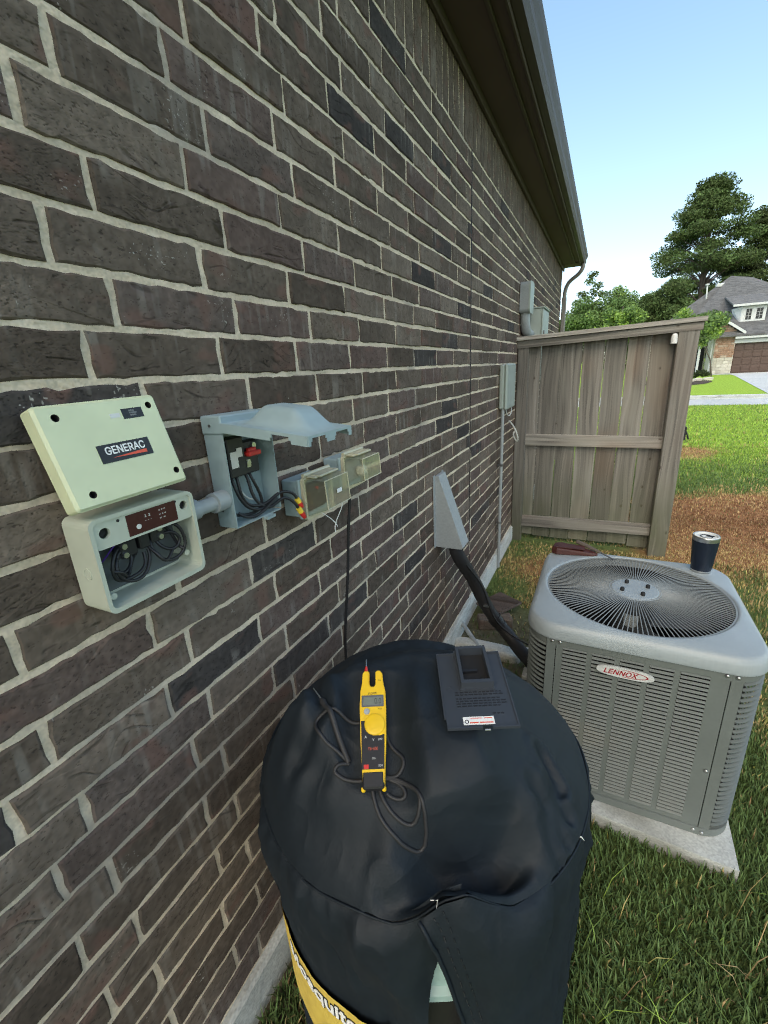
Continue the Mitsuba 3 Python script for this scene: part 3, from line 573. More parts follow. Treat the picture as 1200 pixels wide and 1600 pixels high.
# ---------------------------------------------------------------- fence
FN = thing('wooden_fence', 'short weathered grey wooden fence section between the house and the lawn', 'fence')
def board(par, name, m, flat, label=None): return part(par, name, m, 'm_wood', uv=(rng.random(), .9 if flat else .1), label=label)
bxs = [.060, .184, .342, .501, .662, .817, .972, 1.126, 1.185]
gaps = [.001, .0025, .0035, .004, .002, .0012, .0035, -.02]
for i in range(8):
    g = gaps[i]
    x0, x1 = bxs[i] + g / 2, bxs[i + 1] - .003
    yb = 4.058 + (i % 2) * .002 + rng.uniform(0, .002)
    tilt = rng.normal(0, .0018)
    b_ = rbox(x0, x1, yb, yb + .016, .03 + rng.uniform(0, .02), 1.80 - rng.uniform(0, .01), .002)
    v_ = np.array(b_.vertices); v_[:, 0] += tilt * (v_[:, 2] - 1.0) - .002 * (v_[:, 2] < .5) ; b_.vertices = v_
    board(FN, 'picket', b_, False)
board(FN, 'post', rbox(.004, .092, 3.985, 4.056, -.05, 1.718, .004), False)
board(FN, 'post', rbox(1.128, 1.255, 3.962, 4.050, -.05, 1.80, .004), False, 'wide knotty gate post at the right end')
board(FN, 'top_trim', prism([(-.0, 3.972, 1.712), (1.27, 3.955, 1.752), (1.27, 3.955, 1.806), (-.0, 3.972, 1.768)], (0, .020, 0)), True)
board(FN, 'cap_rail', prism([(-.018, 3.945, 1.7705), (1.285, 3.935, 1.809), (1.285, 4.085, 1.809), (-.018, 4.085, 1.7705)], (0, 0, .030)), True)
board(FN, 'rail', prism([(.0935, 4.006, .902), (1.1275, 4.006, .898), (1.1275, 4.006, .986), (.0935, 4.006, .998)], (0, .045, 0)), True)
board(FN, 'rail', prism([(.0935, 4.006, .146), (1.1275, 4.006, .166), (1.1275, 4.006, .258), (.0935, 4.006, .240)], (0, .045, 0)), True)
part(FN, 'latch', cat([rbox(1.2555, 1.272, 3.99, 4.03, .97, 1.07, .004), tube([(1.268, 4.01, 1.04), (1.285, 4.01, 1.00), (1.292, 4.01, .975)], .006, 6)]), 'm_black', label='black gate latch on the post edge')
IN = thing('wire_insulator', 'small white insulator fixed high at the right end of the fence', 'insulator')
part(IN, 'bracket', rbox(1.085, 1.127, 3.975, 3.995, 1.69, 1.715, .003), 'm_wood', uv=(.3, .9))
part(IN, 'cap', lathe([(0, .07), (.014, .066), (.020, .05), (.021, .0), (.0, .0)], (1.105, 3.965, 1.672), 16), 'm_white', smooth=40)

# ---------------------------------------------------------------- air conditioner
AC = thing('air_conditioner', 'grey louvered outdoor air conditioner with a round fan guard on top', 'air conditioner')
ax, ay, aw, azb, azt = .850, 1.713, .338, .060, .760
rc = .098
def sq(half, r, n=8):
    return sbox(-half + r, -half + r, half - r, half - r).buffer(r, quad_segs=n)
def ac_put(m, z=0): return m.copy().apply_translation([ax, ay, z])
base_ring = np.array(sq(aw - .004, rc).exterior.coords)[:-1]
# inner dark coil
part(AC, 'coil', ac_put(extrude(sq(aw - .034, rc - .030).difference(sq(aw - .05, rc - .04)), azt - azb - .06), azb + .02), 'm_dark')
part(AC, 'base_pan', ac_put(extrude(sq(aw, rc), .030), azb), 'm_acbody')
part(AC, 'top_band', ac_put(extrude(sq(aw - .002, rc).difference(sq(aw - .02, rc - .018)), .030), azt - .085), 'm_acbody')
# front panel frame: stiles at seams and between louver columns
fy = ay - aw
a_ = .24
cols_l = np.linspace(-a_ + .022, a_ - .048, 6)
fp = part(AC, 'front_panel', cat([box(ax - a_ + .0012, ax + cols_l[0], fy + .0035, fy + .006, azb + .03, azt - .055)] +
     [box(ax + c - .008, ax + c + .008, fy + .0045, fy + .008, azb + .03, azt - .055) for c in cols_l[1:-1]] +
     [box(ax + cols_l[-1], ax + a_ - .0012, fy + .0035, fy + .006, azb + .03, azt - .055), box(ax + cols_l[0], ax + cols_l[-1], fy + .0045, fy + .0075, azt - .085, azt - .055), box(ax + cols_l[0], ax + cols_l[-1], fy + .0045, fy + .0075, azb + .0305, azb + .052)]), 'm_acbody')
NR = 38
lz = np.linspace(azt - .090, azb + .056, NR)
def louver(x0, x1, z):
    pts = np.array([[0, .0065, .0028], [0, -.0005, -.0020], [0, .0004, -.0038], [0, .0070, .0010]])
    return prism(np.array([x0, fy, z]) + pts, (x1 - x0, 0, 0))
for z in lz:
    for i in range(5):
        part(fp, 'louver', louver(ax + cols_l[i] + (.008 if i else .0), ax + cols_l[i + 1] - (.008 if i < 4 else 0), z), 'm_acbody')
def corner(cx, cy, a0, a1, z, h=.0030):
    an = np.linspace(a0, a1, 9); r0, r1 = rc + .0005, rc - .007
    v, f = [], []
    for a in an:
        c, s = math.cos(a), math.sin(a)
        v += [(cx + r0 * c, cy + r0 * s, z - h), (cx + (r0 + .001) * c, cy + (r0 + .001) * s, z - h + .003), (cx + r1 * c, cy + r1 * s, z + h), (cx + (r1 - .001) * c, cy + (r1 - .001) * s, z + h - .003)]
    for i in range(len(an) - 1):
        for j in range(4):
            q = (4 * i + j, 4 * i + (j + 1) % 4, 4 * (i + 1) + (j + 1) % 4, 4 * (i + 1) + j); f += [[q[0], q[2], q[1]], [q[0], q[3], q[2]]]
    f += [[0, 1, 2], [0, 2, 3], [32, 34, 33], [32, 35, 34]]
    return mesh(v, f)
cz = np.linspace(azt - .092, azb + .050, 30)
for name, sx in (('left_corner', -1), ('right_corner', 1)):
    cx, cy = ax + sx * (aw - rc), ay - (aw - rc)
    st = [box(*sorted((ax + sx * (a_ + .0012), ax + sx * (a_ + .030))), fy + .0025, fy + .0055, azb + .03, azt - .055)]
    ca = part(AC, name + '_panel' if False else 'corner_panel', cat(st), 'm_acbody')
    for z in cz:
        a0, a1 = (-math.pi / 2 + .34, 0.0) if sx > 0 else (math.pi, 1.5 * math.pi - .34)
        part(ca, 'louver', corner(cx, cy, a0, a1, z), 'm_acbody')
# side and rear louver panels, seen only from elsewhere
side = []
for z in cz[::1]:
    for sx in (-1, 1): side.append(prism(np.array([ax + sx * (aw - .001), ay - (aw - rc), z]) + np.array([[0, 0, -.006], [-sx * .002, 0, -.007], [-sx * .012, 0, .006], [-sx * .010, 0, .007]]), (0, 2 * (aw - rc), 0)))
    side.append(prism(np.array([ax - (aw - rc), ay + aw - .001, z]) + np.array([[0, 0, -.006], [0, -.002, -.007], [0, -.012, .006], [0, -.010, .007]]), (2 * (aw - rc), 0, 0)))
    for sx in (-1, 1):
        a0, a1 = (0, math.pi / 2) if sx > 0 else (math.pi / 2, math.pi)
        side.append(corner(ax + sx * (aw - rc), ay + aw - rc, a0, a1, z))
part(AC, 'side_louvers', cat(side), 'm_acbody', stuff=True)
# screws
for sx, zz in ((-a_ - .012, azt - .068), (-a_ + .012, azt - .068), (a_ - .012, azt - .068), (a_ + .014, azt - .068), (a_ - .012, azb + .018), (a_ + .012, azb + .014), (a_ - .012, azb + .27)):
    part(AC, 'screw', lathe([(0, .004), (.004, .0035), (.0055, .0015), (.0055, 0)], n=10).apply_transform(np.array([[1, 0, 0, ax + sx], [0, 0, -1, fy - .0005], [0, 1, 0, zz], [0, 0, 0, 1]])), 'm_steel', smooth=50)
# lid with round opening
rf = .305
rings = []
def sqpts(half, r, n=96):
    g = sq(half, r, 12).exterior; 
    out = []
    for a in np.arange(n) * 2 * np.pi / n:
        d = np.array([math.cos(a), math.sin(a)]); l = LineString([(0, 0), tuple(d * 2)]).intersection(g)
        out.append((l.x, l.y))
    return np.array(out)
n_ = 192
ang = np.arange(n_) * 2 * np.pi / n_; cs = np.c_[np.cos(ang), np.sin(ang)]
prof = [(sqpts(aw + .006, rc + .006, n_), azt - .058), (sqpts(aw + .008, rc + .008, n_), azt - .050), (sqpts(aw + .006, rc + .008, n_), azt - .026), (sqpts(aw - .002, rc, n_), azt - .010), (sqpts(aw - .014, rc - .012, n_), azt - .002), (sqpts(aw - .026, rc - .02, n_) * .0 + cs * (rf + .010), azt + .001), (cs * (rf + .004), azt - .0015), (cs * rf, azt - .006), (cs * (rf - .001), azt - .045)]
# keep ring 4 outside the circle
p4 = prof[4][0]; rr_ = np.linalg.norm(p4, axis=1); prof[4] = (p4 * np.maximum(1, (rf + .013) / rr_)[:, None], prof[4][1])
v = np.vstack([np.c_[p, np.full(n_, z)] for p, z in prof]); f = []
for i in range(len(prof) - 1):
    for j in range(n_):
        q = (i * n_ + j, i * n_ + (j + 1) % n_, (i + 1) * n_ + (j + 1) % n_, (i + 1) * n_ + j); f += [[q[0], q[1], q[2]], [q[0], q[2], q[3]]]
part(AC, 'lid', ac_put(mesh(v, f)), 'm_aclid', smooth=50)
# fan guard
FG = part(AC, 'fan_guard', ac_put(cat([lathe([(rf - .004, azt - .004), (rf + .001, azt - .004), (rf + .001, azt - .010), (rf - .004, azt - .010), (rf - .004, azt - .004)], n=96)])), 'm_guard')
for i in range(126):
    a = i * 2 * np.pi / 126 + .01; c, s = math.cos(a), math.sin(a)
    m = tube([(.078 * c, .078 * s, azt + .002), (.20 * c, .20 * s, azt - .0005), (.28 * c, .28 * s, azt - .004), ((rf - .001) * c, (rf - .001) * s, azt - .007)], .00165, 6, False)
    part(FG, 'guard_wire', ac_put(m), 'm_guard', smooth=60)
HB = part(AC, 'hub_plate', ac_put(lathe([(0, azt + .005), (.074, azt + .005), (.078, azt + .0045), (.081, azt + .002), (.085, azt + .0035), (.088, azt + .0015), (.088, azt - .004)], n=48)), 'm_aclid', smooth=50)
for a in (.5, 2.1, 3.7, 5.2):
    part(HB, 'bolt', ac_put(lathe([(0, .014), (.005, .013), (.0072, .010), (.0072, .0)], (.050 * math.cos(a), .050 * math.sin(a), azt + .005), 10)), 'm_dark', smooth=40)
part(AC, 'motor', ac_put(cat([cyl((0, 0, azt - .19), (0, 0, azt - .006), .068, 28)])), 'm_fan', smooth=40)
part(AC, 'motor_label', ac_put(grid(8, 2, lambda u, v: np.stack([.0695 * np.cos(-2.0 + .7 * u), .0695 * np.sin(-2.0 + .7 * u), azt - .12 + .05 * v], -1))), 'm_conduit')
for k in range(3):
    a = k * 2 * np.pi / 3 + .2
    def bl(u, v): 
        r = .06 + .225 * u; t = a + (.75 * v) * (1 + .25 * u); return np.stack([r * np.cos(t), r * np.sin(t), azt - .15 + .055 * v + 0 * u], -1)
    part(AC, 'fan_blade', ac_put(grid(10, 8, bl)), 'm_fan', smooth=True)
part(AC, 'inner_well', ac_put(cat([lathe([(rf - .002, azt - .045), (rf - .008, azt - .30), (0, azt - .32)], n=48)])), 'm_dark')
# badge on the front
BD = part(AC, 'badge', frame(extrude(Polygon([(.082 * math.copysign(abs(math.cos(a)) ** .8, math.cos(a)), .0185 * math.copysign(abs(math.sin(a)) ** .8, math.sin(a))) for a in np.linspace(0, 2 * np.pi, 49)[:-1]]), .006), (ax - .030, fy - .0015, azt - .132), (1, 0, 0), (0, 0, 1), (0, -1, 0)), 'm_silver', label='oval silver badge with red lettering')
part(BD, 'lettering', words('LENNOX', .0170, (ax - .090, fy - .0076, azt - .1410), (1, 0, 0), (0, 0, 1), (0, -1, 0), .098, .0006, True, .25), 'm_darkred')
arc_o = Point(0, 0).buffer(1, quad_segs=24); from shapely import affinity as AF
arc_ = AF.scale(arc_o, .066, .0135).difference(AF.translate(AF.scale(arc_o, .066, .0120), -.0045, 0)).intersection(sbox(-.005, -.02, .09, .02))
part(BD, 'red_arc', frame(extrude(arc_, .0006), (ax - .030, fy - .0076, azt - .132), (1, 0, 0), (0, 0, 1), (0, -1, 0)), 'm_darkred')
# valves at the left rear corner
part(AC, 'valve_cover', cat([rbox(.42, .515, 2.02, 2.12, .10, .135, .004), rbox(.43, .515, 1.95, 2.03, .05, .075, .004)]), 'm_offwhite')
part(AC, 'valve_bracket', prism([(.42, 1.74, .05), (.512, 1.70, .05), (.512, 1.70, .21), (.47, 1.72, .17)], (0, .004, 0)), 'm_acbody')
pad = Polygon([(.50, 1.335), (.80, 1.322), (1.19, 1.295), (1.215, 2.12), (.49, 2.14)])
single('concrete_pad', extrude(pad, .062).apply_translation([0, 0, -.004]), 'm_concrete', 'rough pale concrete slab under the air conditioner', 'concrete slab')

# tumbler and leather pouch on the unit
TU = thing('tumbler', 'navy insulated tumbler with steel rim standing on the air conditioner', 'tumbler')
tc = (1.093, 1.975, azt)
part(TU, 'body', lathe([(0, .010), (.0345, .010), (.0352, .012), (.0445, .128), (.0447, .134)], tc, 40), 'm_navy', smooth=50)
part(TU, 'base', lathe([(0, .0012), (.031, .0012), (.034, .004), (.0347, .011)], tc, 40), 'm_steel', smooth=50)
part(TU, 'rim', lathe([(.0447, .134), (.0455, .146), (.0455, .1515), (.044, .153), (.042, .152)], tc, 40), 'm_steel', smooth=50)
part(TU, 'lid', lathe([(.0425, .150), (.040, .1535), (.037, .1525), (.034, .148), (0, .147)], tc, 40), 'm_offwhite', smooth=30)
part(TU, 'sip_opening', cat([frame(extrude(AF.scale(Point(0, 0).buffer(.011), 1.4, .7), .0015), (tc[0] + .014, tc[1] + .006, tc[2] + .1473), (1, 0, 0), (0, 1, 0), (0, 0, 1)), lathe([(.020, .1472), (.021, .1492), (.018, .1492), (.017, .1472)], tc, 24)]), 'm_dark')
LB = thing('leather_pouch', 'dark red leather tool pouch lying on the rear left corner of the air conditioner', 'pouch')
pg = [(.530, 1.975), (.552, 1.958), (.70, 1.985), (.72, 2.0), (.70, 2.028), (.565, 2.040), (.535, 2.02)]
pm_ = trimesh.convex.convex_hull(np.vstack([[(x, y, azt + .003) for x, y in pg], [(x * .92 + .048, y * .9 + .2, azt + .034 - .018 * (x > .65)) for x, y in pg], [(x * .99 + .006, y * .985 + .03, azt + .026 - .013 * (x > .65)) for x, y in pg]]))
part(LB, 'body', pm_, 'm_leather', smooth=35)
part(LB, 'flap', frame(extrude([(0, 0), (.12, .004), (.125, .05), (.01, .058)], .003), (.548, 1.962, azt + .0355), unit((1, .12, -.06)), unit((-.1, 1, 0)), (0.05, 0, 1)), 'm_leather')
SD = thing('screwdriver', 'wooden handled tool lying across the leather pouch on the air conditioner', 'screwdriver')
part(SD, 'handle', tube([(.628, 2.045, azt + .040), (.632, 2.043, azt + .0405), (.66, 2.03, azt + .036), (.715, 2.002, azt + .024), (.728, 1.996, azt + .020)], [.006, .0095, .009, .0065, .005], 12), 'm_bark', smooth=50)
part(SD, 'shank', tube([(.728, 1.996, azt + .020), (.785, 1.966, azt + .006)], .0032, 8), 'm_darksteel', smooth=50)

# ---------------------------------------------------------------- covered drum
DC = np.array([.398, .668]); DR = .322
_ph = np.radians([-180, -150, -133, -110, -85, -60, -40, -20, 0, 30, 60, 90, 130, 180])
_r0 = [.12, .28, .55, .38, .25, .25, .3, .30, .20, .2, .12, .1, .1, .12]
_pw = [1.5, 1.5, 3.2, 2.3, 1.7, 1.7, 2.0, 1.7, 1.4, 1.4, 1.3, 1.25, 1.3, 1.5]
_sp = np.radians([-180, -114, -97, -85, -75, -69.7, -63.3, -57, -50.3, -44.6, -34, -17, 0, 180])
_sz = [.842, .840, .842, .849, .850, .869, .905, .912, .878, .854, .850, .842, .845, .842]
CREASES = [([(.243, .542), (.29, .497), (.281, .453), (.266, .426)], .012, .012), ([(.224, .457), (.277, .442), (.323, .428)], .008, .012), ([(.640, .640), (.671, .618), (.665, .600), (.685, .590)], .016, .010),
           ([(.636, .568), (.662, .577), (.685, .557)], .012, .009), ([(.70, .52), (.67, .535), (.655, .56)], .010, .008), ([(.30, .64), (.36, .70), (.43, .73)], .010, .018), ([(.31, .40), (.36, .385), (.42, .395)], .006, .014), ([(.46, .365), (.52, .385)], .010, .010)]
def seam_z(ph): return np.interp(ph, _sp, _sz)
def nz3(p, k, s=0): return meshkit.fbm(np.asarray(p) * k, 3, s) - .5
def hf(x, y):
    dx_, dy_ = np.asarray(x, float) - DC[0], np.asarray(y, float) - DC[1]
    ph = np.arctan2(dy_, dx_); r = np.clip(np.hypot(dx_, dy_) / DR, 0, 1)
    r0 = np.interp(ph, _ph, _r0); p = np.interp(ph, _ph, _pw); zs = seam_z(ph)
    u = np.clip((r - r0) / (1 - r0), 0, 1) ** p
    w = r ** 6; zz = 1.056 - (1.056 - (.848 * (1 - w) + zs * w)) * u
    st = lambda a, b, q: (lambda k: k * k * (3 - 2 * k))(np.clip((q - a) / (b - a), 0, 1))
    aw_ = st(-78, -62, np.degrees(ph)) * (1 - st(-44, -28, np.degrees(ph)))
    zz = zz + aw_ * (.026 * st(.40, .72, r) * (1 - st(.735, .81, r)) - .080 * st(.735, .81, r) * (1 - st(.89, .99, r)))
    pa = (dx_ + DC[0] - .501) * .9 + (dy_ + DC[1] - .530) * .42; pb = -(dx_ + DC[0] - .501) * .5 + (dy_ + DC[1] - .530) * .86
    inp = st(-.05, .0, pa) * (1 - st(.12, .17, pa)) * st(-.05, 0, pb) * (1 - st(.16, .21, pb)); zz = zz * (1 - inp) + inp * np.minimum(zz, 1.032 + pa * .04 + pb * .155)
    ta = (dx_ + DC[0] - .411) * .897 + (dy_ + DC[1] - .446) * .442; tl = -(dx_ + DC[0] - .411) * .442 + (dy_ + DC[1] - .446) * .897
    int_ = st(-.085, -.03, ta) * (1 - st(.03, .085, ta)) * st(-.07, -.01, tl) * (1 - st(.17, .23, tl)); zz = zz * (1 - int_) + int_ * np.minimum(zz, .969 + tl * .517)
    for seg, dep, wd in CREASES:
        q = np.stack([dx_ + DC[0], dy_ + DC[1]], -1); best = 1e9
        for a, b in zip(seg[:-1], seg[1:]):
            a, b = np.array(a), np.array(b); l = b - a; tt_ = np.clip(((q - a) @ l) / (l @ l), 0, 1)
            best = np.minimum(best, np.linalg.norm(q - a - tt_[..., None] * l, axis=-1))
        zz = zz - dep * np.exp(-(best / wd) ** 2) + .6 * dep * np.exp(-((best - 2.2 * wd) / wd) ** 2)
    q = np.stack([dx_ + DC[0], dy_ + DC[1], zz], -1); v = r
    dpl = np.clip(np.hypot(dx_ + DC[0] - .515, dy_ + DC[1] - .60) / .10 - .7, 0, 1) * (1 - .9 * int_)
    return zz + dpl * (.16 + .84 * v ** 3) * (1 - v ** 8) * (.036 * nz3(q, 7, 1) + .018 * nz3(q + .05 * nz3(q, 9, 4)[..., None], 20, 2))
DR_ = thing('covered_drum', 'drum under a wrinkled black fabric cover beside the brick wall', 'drum')
def top_fn(u, v):       # u angle, v radius
    ph = -np.pi + 2 * np.pi * u; r = v * DR
    x, y = DC[0] + r * np.cos(ph), DC[1] + r * np.sin(ph); z = hf(x, y)
    return np.stack([x, y, z], -1)
tm = grid(241, 70, top_fn); tm.merge_vertices(); 
if tm.face_normals[len(tm.faces) // 2][2] < 0: tm.invert()
part(DR_, 'cover_top', tm, 'm_cloth', smooth=True)
def flap_edge(z): return np.interp(z, [0, .606, .867], [-54.0, -58.1, -69.7])       # right flap hem (deg)
def left_edge(z): return np.interp(z, [0, .626, .721, .78, .87], [-74.0, -67.4, -64.0, -60.5, -57.0])
def skirt_off(ph, zz, fr, pw):
    dg = np.degrees(pw); fr = fr * (1 - .85 * np.clip((dg + 165) / 12, 0, 1) * np.clip((-78 - dg) / 12, 0, 1) * np.clip((.66 - zz) / .06, 0, 1))
    q = np.stack([np.cos(ph), np.sin(ph), zz * .6], -1)
    off = fr * (.030 * nz3(q, 4.5, 5) + .026 * nz3(q * [1, 1, .5] + .6 * nz3(q, 3, 8)[..., None], 10, 6) + .008 * nz3(q, 30, 7))
    fold = np.exp(-((np.degrees(pw) + 80 + 60 * (zz - .8)) / 6) ** 2) + .8 * np.exp(-((np.degrees(pw) + 45 - 50 * (zz - .8)) / 7) ** 2)
    return off + fr * .018 * fold - .004 * (1 - fr)
def skirt_fn(u, v):
    zt = .850; z = zt - v * (zt - .02)
    a0 = np.radians(flap_edge(z)); a1 = np.radians(left_edge(z)) + 2 * np.pi
    ph = a0 + (a1 - a0) * u; pw = (ph + np.pi) % (2 * np.pi) - np.pi
    zz = seam_z(pw) * (1 - v) ** 6 + z * (1 - (1 - v) ** 6)
    off = .012 * np.clip(1 - u / .10, 0, 1) ** .7 - .008 * np.clip((u - .90) / .10, 0, 1) + (.012 - .011 * np.exp(-(pw / .6) ** 2)) * np.sin(np.pi * np.clip(v / .25, 0, 1))
    r = DR + off + skirt_off(pw, zz, np.clip(v * 12, 0, 1), pw)
    return np.stack([DC[0] + r * np.cos(ph), DC[1] + r * np.sin(ph), zz], -1)
part(DR_, 'cover_skirt', grid(300, 70, skirt_fn), 'm_cloth', smooth=True)
hem = skirt_fn(np.full(50, 0.0), np.linspace(0, .6, 50)); hem2 = skirt_fn(np.full(50, .006), np.linspace(0, .6, 50))
part(DR_, 'flap_hem', tube(hem + (hem - np.r_[DC, 0]) * [.006, .006, 0], .0032, 6), 'm_cloth', smooth=60)
pha = np.linspace(-np.pi, np.pi, 160)
part(DR_, 'seam_piping', tube(np.c_[DC[0] + (DR + .001) * np.cos(pha), DC[1] + (DR + .001) * np.sin(pha), seam_z(pha) - .002 + .006 * np.sin(pha * 7) * np.sin(pha * 3)], .0019, 6), 'm_cloth', smooth=60)
part(DR_, 'drum', lathe([(0, .02), (.285, .02), (.29, .04), (.29, .28), (.298, .29), (.298, .31), (.29, .32), (.29, .620), (.300, .622), (.300, .626), (0, .627)], (DC[0], DC[1], 0), 64), 'm_black', smooth=40)
part(DR_, 'drum_lid', lathe([(0, .6275), (.300, .6275), (.304, .632), (.304, .646), (.294, .652), (.294, .682), (.288, .694), (.276, .698), (0, .698)], (DC[0], DC[1], 0), 64), 'm_drum', smooth=40, label='pale green plastic lid showing through the slit in the cover')
for k_, a_k in enumerate((-96, -91, -15, -66)):
    a_r = math.radians(a_k); o_ = np.array([DC[0] + (DR - .004) * math.cos(a_r), DC[1] + (DR - .004) * math.sin(a_r), float(seam_z(a_r)) + .006])
    part(DR_, 'grass_clipping', tube([o_, o_ + np.array([.006, .002, .001]) * (1 + .6 * (k_ % 2)), o_ + np.array([.011, .006 - .004 * k_, .0])], [.0006, .0012, .0004], 5), 'm_offwhite')
for s_k, off_k in ((0, .0075), (1, .0135)):
    u_k = np.full(60, .0) + off_k; st_ = skirt_fn(u_k, np.linspace(.02, .6, 60)); st_ = st_ + (st_ - np.r_[DC, 0]) * [.004, .004, 0]
    part(DR_, 'stitching', cat([tube(st_[i_:i_ + 2], .0007, 4) for i_ in range(0, 59, 2)]), 'm_plateprint' if s_k else 'm_rubber')
# label wrapped around the drum cover
def lab_r(ph, z): 
    return DR + .011 + 0 * ph
LABZ0, LABZ1 = .38, .578
def side_r(ph, z):
    return DR + .004 + skirt_off(ph, z, np.ones_like(ph), ph)
def lab_fn(u, v):
    ph = np.radians(-150 + 72 * u); z = LABZ0 + (LABZ1 - LABZ0) * v; r = side_r(ph, z) + .002
    return np.stack([DC[0] + r * np.cos(ph), DC[1] + r * np.sin(ph), z + 0 * u], -1)
LBL = part(DR_, 'label', grid(120, 24, lab_fn), 'm_label', label='yellow label with white lettering on the drum side')
def wrap(m, ph0, z0, r):
    m = m.copy(); m = m.subdivide_to_size(.01); v = np.array(m.vertices); ph = math.radians(ph0) + v[:, 0] / DR; rr = side_r(ph, z0 + v[:, 1]) + r + v[:, 2]; 
    m.vertices = np.c_[DC[0] + rr * np.cos(ph), DC[1] + rr * np.sin(ph), z0 + v[:, 1]]; return m
tx = meshkit.text_mesh('Mosquito', .030, .0012, True); txb = meshkit.text_mesh('Mosquito', .030, .0008, True)
part(LBL, 'lettering', wrap(tx, -121, .533, .0030), 'm_white')
bk = []
for ox, oy in ((.0018, -.0018), (-.0018, .0014), (.0018, .0014), (-.0018, -.0018)):
    m = txb.copy(); m.apply_translation([ox, oy, 0]); bk.append(m)
part(LBL, 'lettering_outline', wrap(cat(bk), -121, .533, .0024), 'm_black')

# ---------------------------------------------------------------- voltage tester on the drum
def on_top(x, y, h=0.0): return np.array([x, y, float(hf(x, y)) + h])
VT = thing('voltage_tester', 'yellow handheld voltage tester with forked tip lying on the black drum cover', 'voltage tester')
tt, tb = np.array([.340, .590, 1.054]), np.array([.411, .446, .971])
vy = unit(tt - tb); vx = unit(np.cross(vy, [0, 0, 1])); vz = np.cross(vx, vy)
TO = tb + vz * .001
TL = .178
k_ = TL / .203
def tf(m): return frame(m, TO, vx * k_, vy * k_, vz * k_)
body = Polygon([(-.021, .030), (-.024, .075), (-.0255, .135), (-.0245, .165), (-.0215, .178), (-.020, .200), (-.0165, .205), (-.0090, .205), (-.0065, .202), (-.0065, .178), (-.003, .172), (.003, .172), (.0065, .178), (.0065, .202), (.0095, .205), (.016, .205), (.0205, .199), (.0225, .178), (.0255, .163), (.0262, .135), (.0245, .075), (.0215, .030), (.020, .0), (.015, -.002), (-.015, -.002), (-.020, .0)])
bev = body.buffer(-.0022)
part(VT, 'body', tf(cat([extrude(body, .020), extrude(bev, .0028).apply_translation([0, 0, .0201])])), 'm_yellow')
part(VT, 'face_panel', tf(extrude(Polygon([(-.0205, .022), (-.0225, .105), (-.014, .105), (-.012, .088), (0, .078), (.014, .078), (.0215, .080), (.0195, .022)]), .0008).apply_translation([0, 0, .023])), 'm_black')
part(VT, 'display', tf(extrude(sbox(-.0185, .134, .019, .150).buffer(.001), .0010).apply_translation([0, 0, .023])), 'm_lcd')
part(VT, 'display_frame', tf(extrude(sbox(-.0205, .132, .021, .152).buffer(.001).difference(sbox(-.0185, .134, .019, .150)), .0016).apply_translation([0, 0, .0229])), 'm_darksteel')
part(VT, 'display_digits', tf(words('0.0', .011, (.004, .1365, .0241), (1, 0, 0), (0, 1, 0), (0, 0, 1), .013, .0002)), 'm_black')
part(VT, 'dial', tf(lathe([(0, .0275), (.0155, .0275), (.019, .026), (.020, .0228)], (.0035, .098, 0), 28)), 'm_yellow', smooth=40)
part(VT, 'button', tf(lathe([(0, .0262), (.0052, .0258), (.0062, .0228)], (-.0115, .1225, 0), 16)), 'm_conduit', smooth=40)
prn = [words('FLUKE', .0042, (-.008, .1555, .0230), (1, 0, 0), (0, 1, 0), (0, 0, 1), .016, .0003, True), words('Hz', .003, (.0125, .182, .0230), (1, 0, 0), (0, 1, 0), (0, 0, 1), .005, .0003), words('Hold', .0026, (.0115, .1255, .0230), (1, 0, 0), (0, 1, 0), (0, 0, 1), .007, .0003)]
part(VT, 'maker_print', tf(cat(prn)), 'm_black')
part(VT, 'model_print', tf(words('T5-600', .0052, (-.009, .053, .0238), (1, 0, 0), (0, 1, 0), (0, 0, 1), .018, .0003)), 'm_redprint')
part(VT, 'panel_print', tf(cat([words('V', .0045, (-.001, .0685, .0238), (1, 0, 0), (0, 1, 0), (0, 0, 1), .0035, .0003), words('A', .0045, (-.0155, .074, .0238), (1, 0, 0), (0, 1, 0), (0, 0, 1), .0035, .0003), words('OFF', .0035, (.0095, .0695, .0238), (1, 0, 0), (0, 1, 0), (0, 0, 1), .008, .0003), words('CAT', .003, (-.002, .038, .0238), (1, 0, 0), (0, 1, 0), (0, 0, 1), .007, .0003), words('COM', .003, (.009, .026, .0238), (1, 0, 0), (0, 1, 0), (0, 0, 1), .008, .0003)])), 'm_offwhite')
part(VT, 'red_mark', tf(extrude(sbox(-.017, .0225, -.008, .0295), .0005).apply_translation([0, 0, .0238])), 'm_red')
part(VT, 'lead_collar', tf(cat([rbox(-.020, .019, -.008, .0195, .004, .024, .003)])), 'm_black')
part(VT, 'probe_holder', tf(cat([tube([(-.0135, .18, .006), (-.0135, .207, .006), (-.0135, .2215, .006)], [.0052, .0050, .0022], 12)])), 'm_red', smooth=40)
part(VT, 'probe_tip', tf(tube([(-.0135, .2215, .006), (-.0135, .238, .006)], [.0012, .0007], 8)), 'm_steel', smooth=40)
for x_ in (-.0225, .014): part(VT, 'foot', tf(rbox(x_, x_ + .0075, -.010, -.0022, .004, .016, .002)), 'm_yellow')
def lead(xy, start=None, end=None, r=.0030):
    pts = [on_top(x, y, r * 1.05) for x, y in spline(np.array(xy), 26)]
    if start is not None: pts = [start] + pts
    if end is not None: pts = pts + [end]
    part(VT, 'test_lead', tube(np.array(pts), r, 8), 'm_rubber', smooth=60)
s1 = TO + (-.008 * vx - .006 * vy + .012 * vz) * k_; s2 = TO + (.008 * vx - .006 * vy + .012 * vz) * k_
lead([(.404, .452), (.413, .437), (.434, .420), (.462, .414), (.479, .420), (.494, .432), (.499, .440), (.490, .450), (.476, .460), (.446, .468), (.424, .461)], s1)
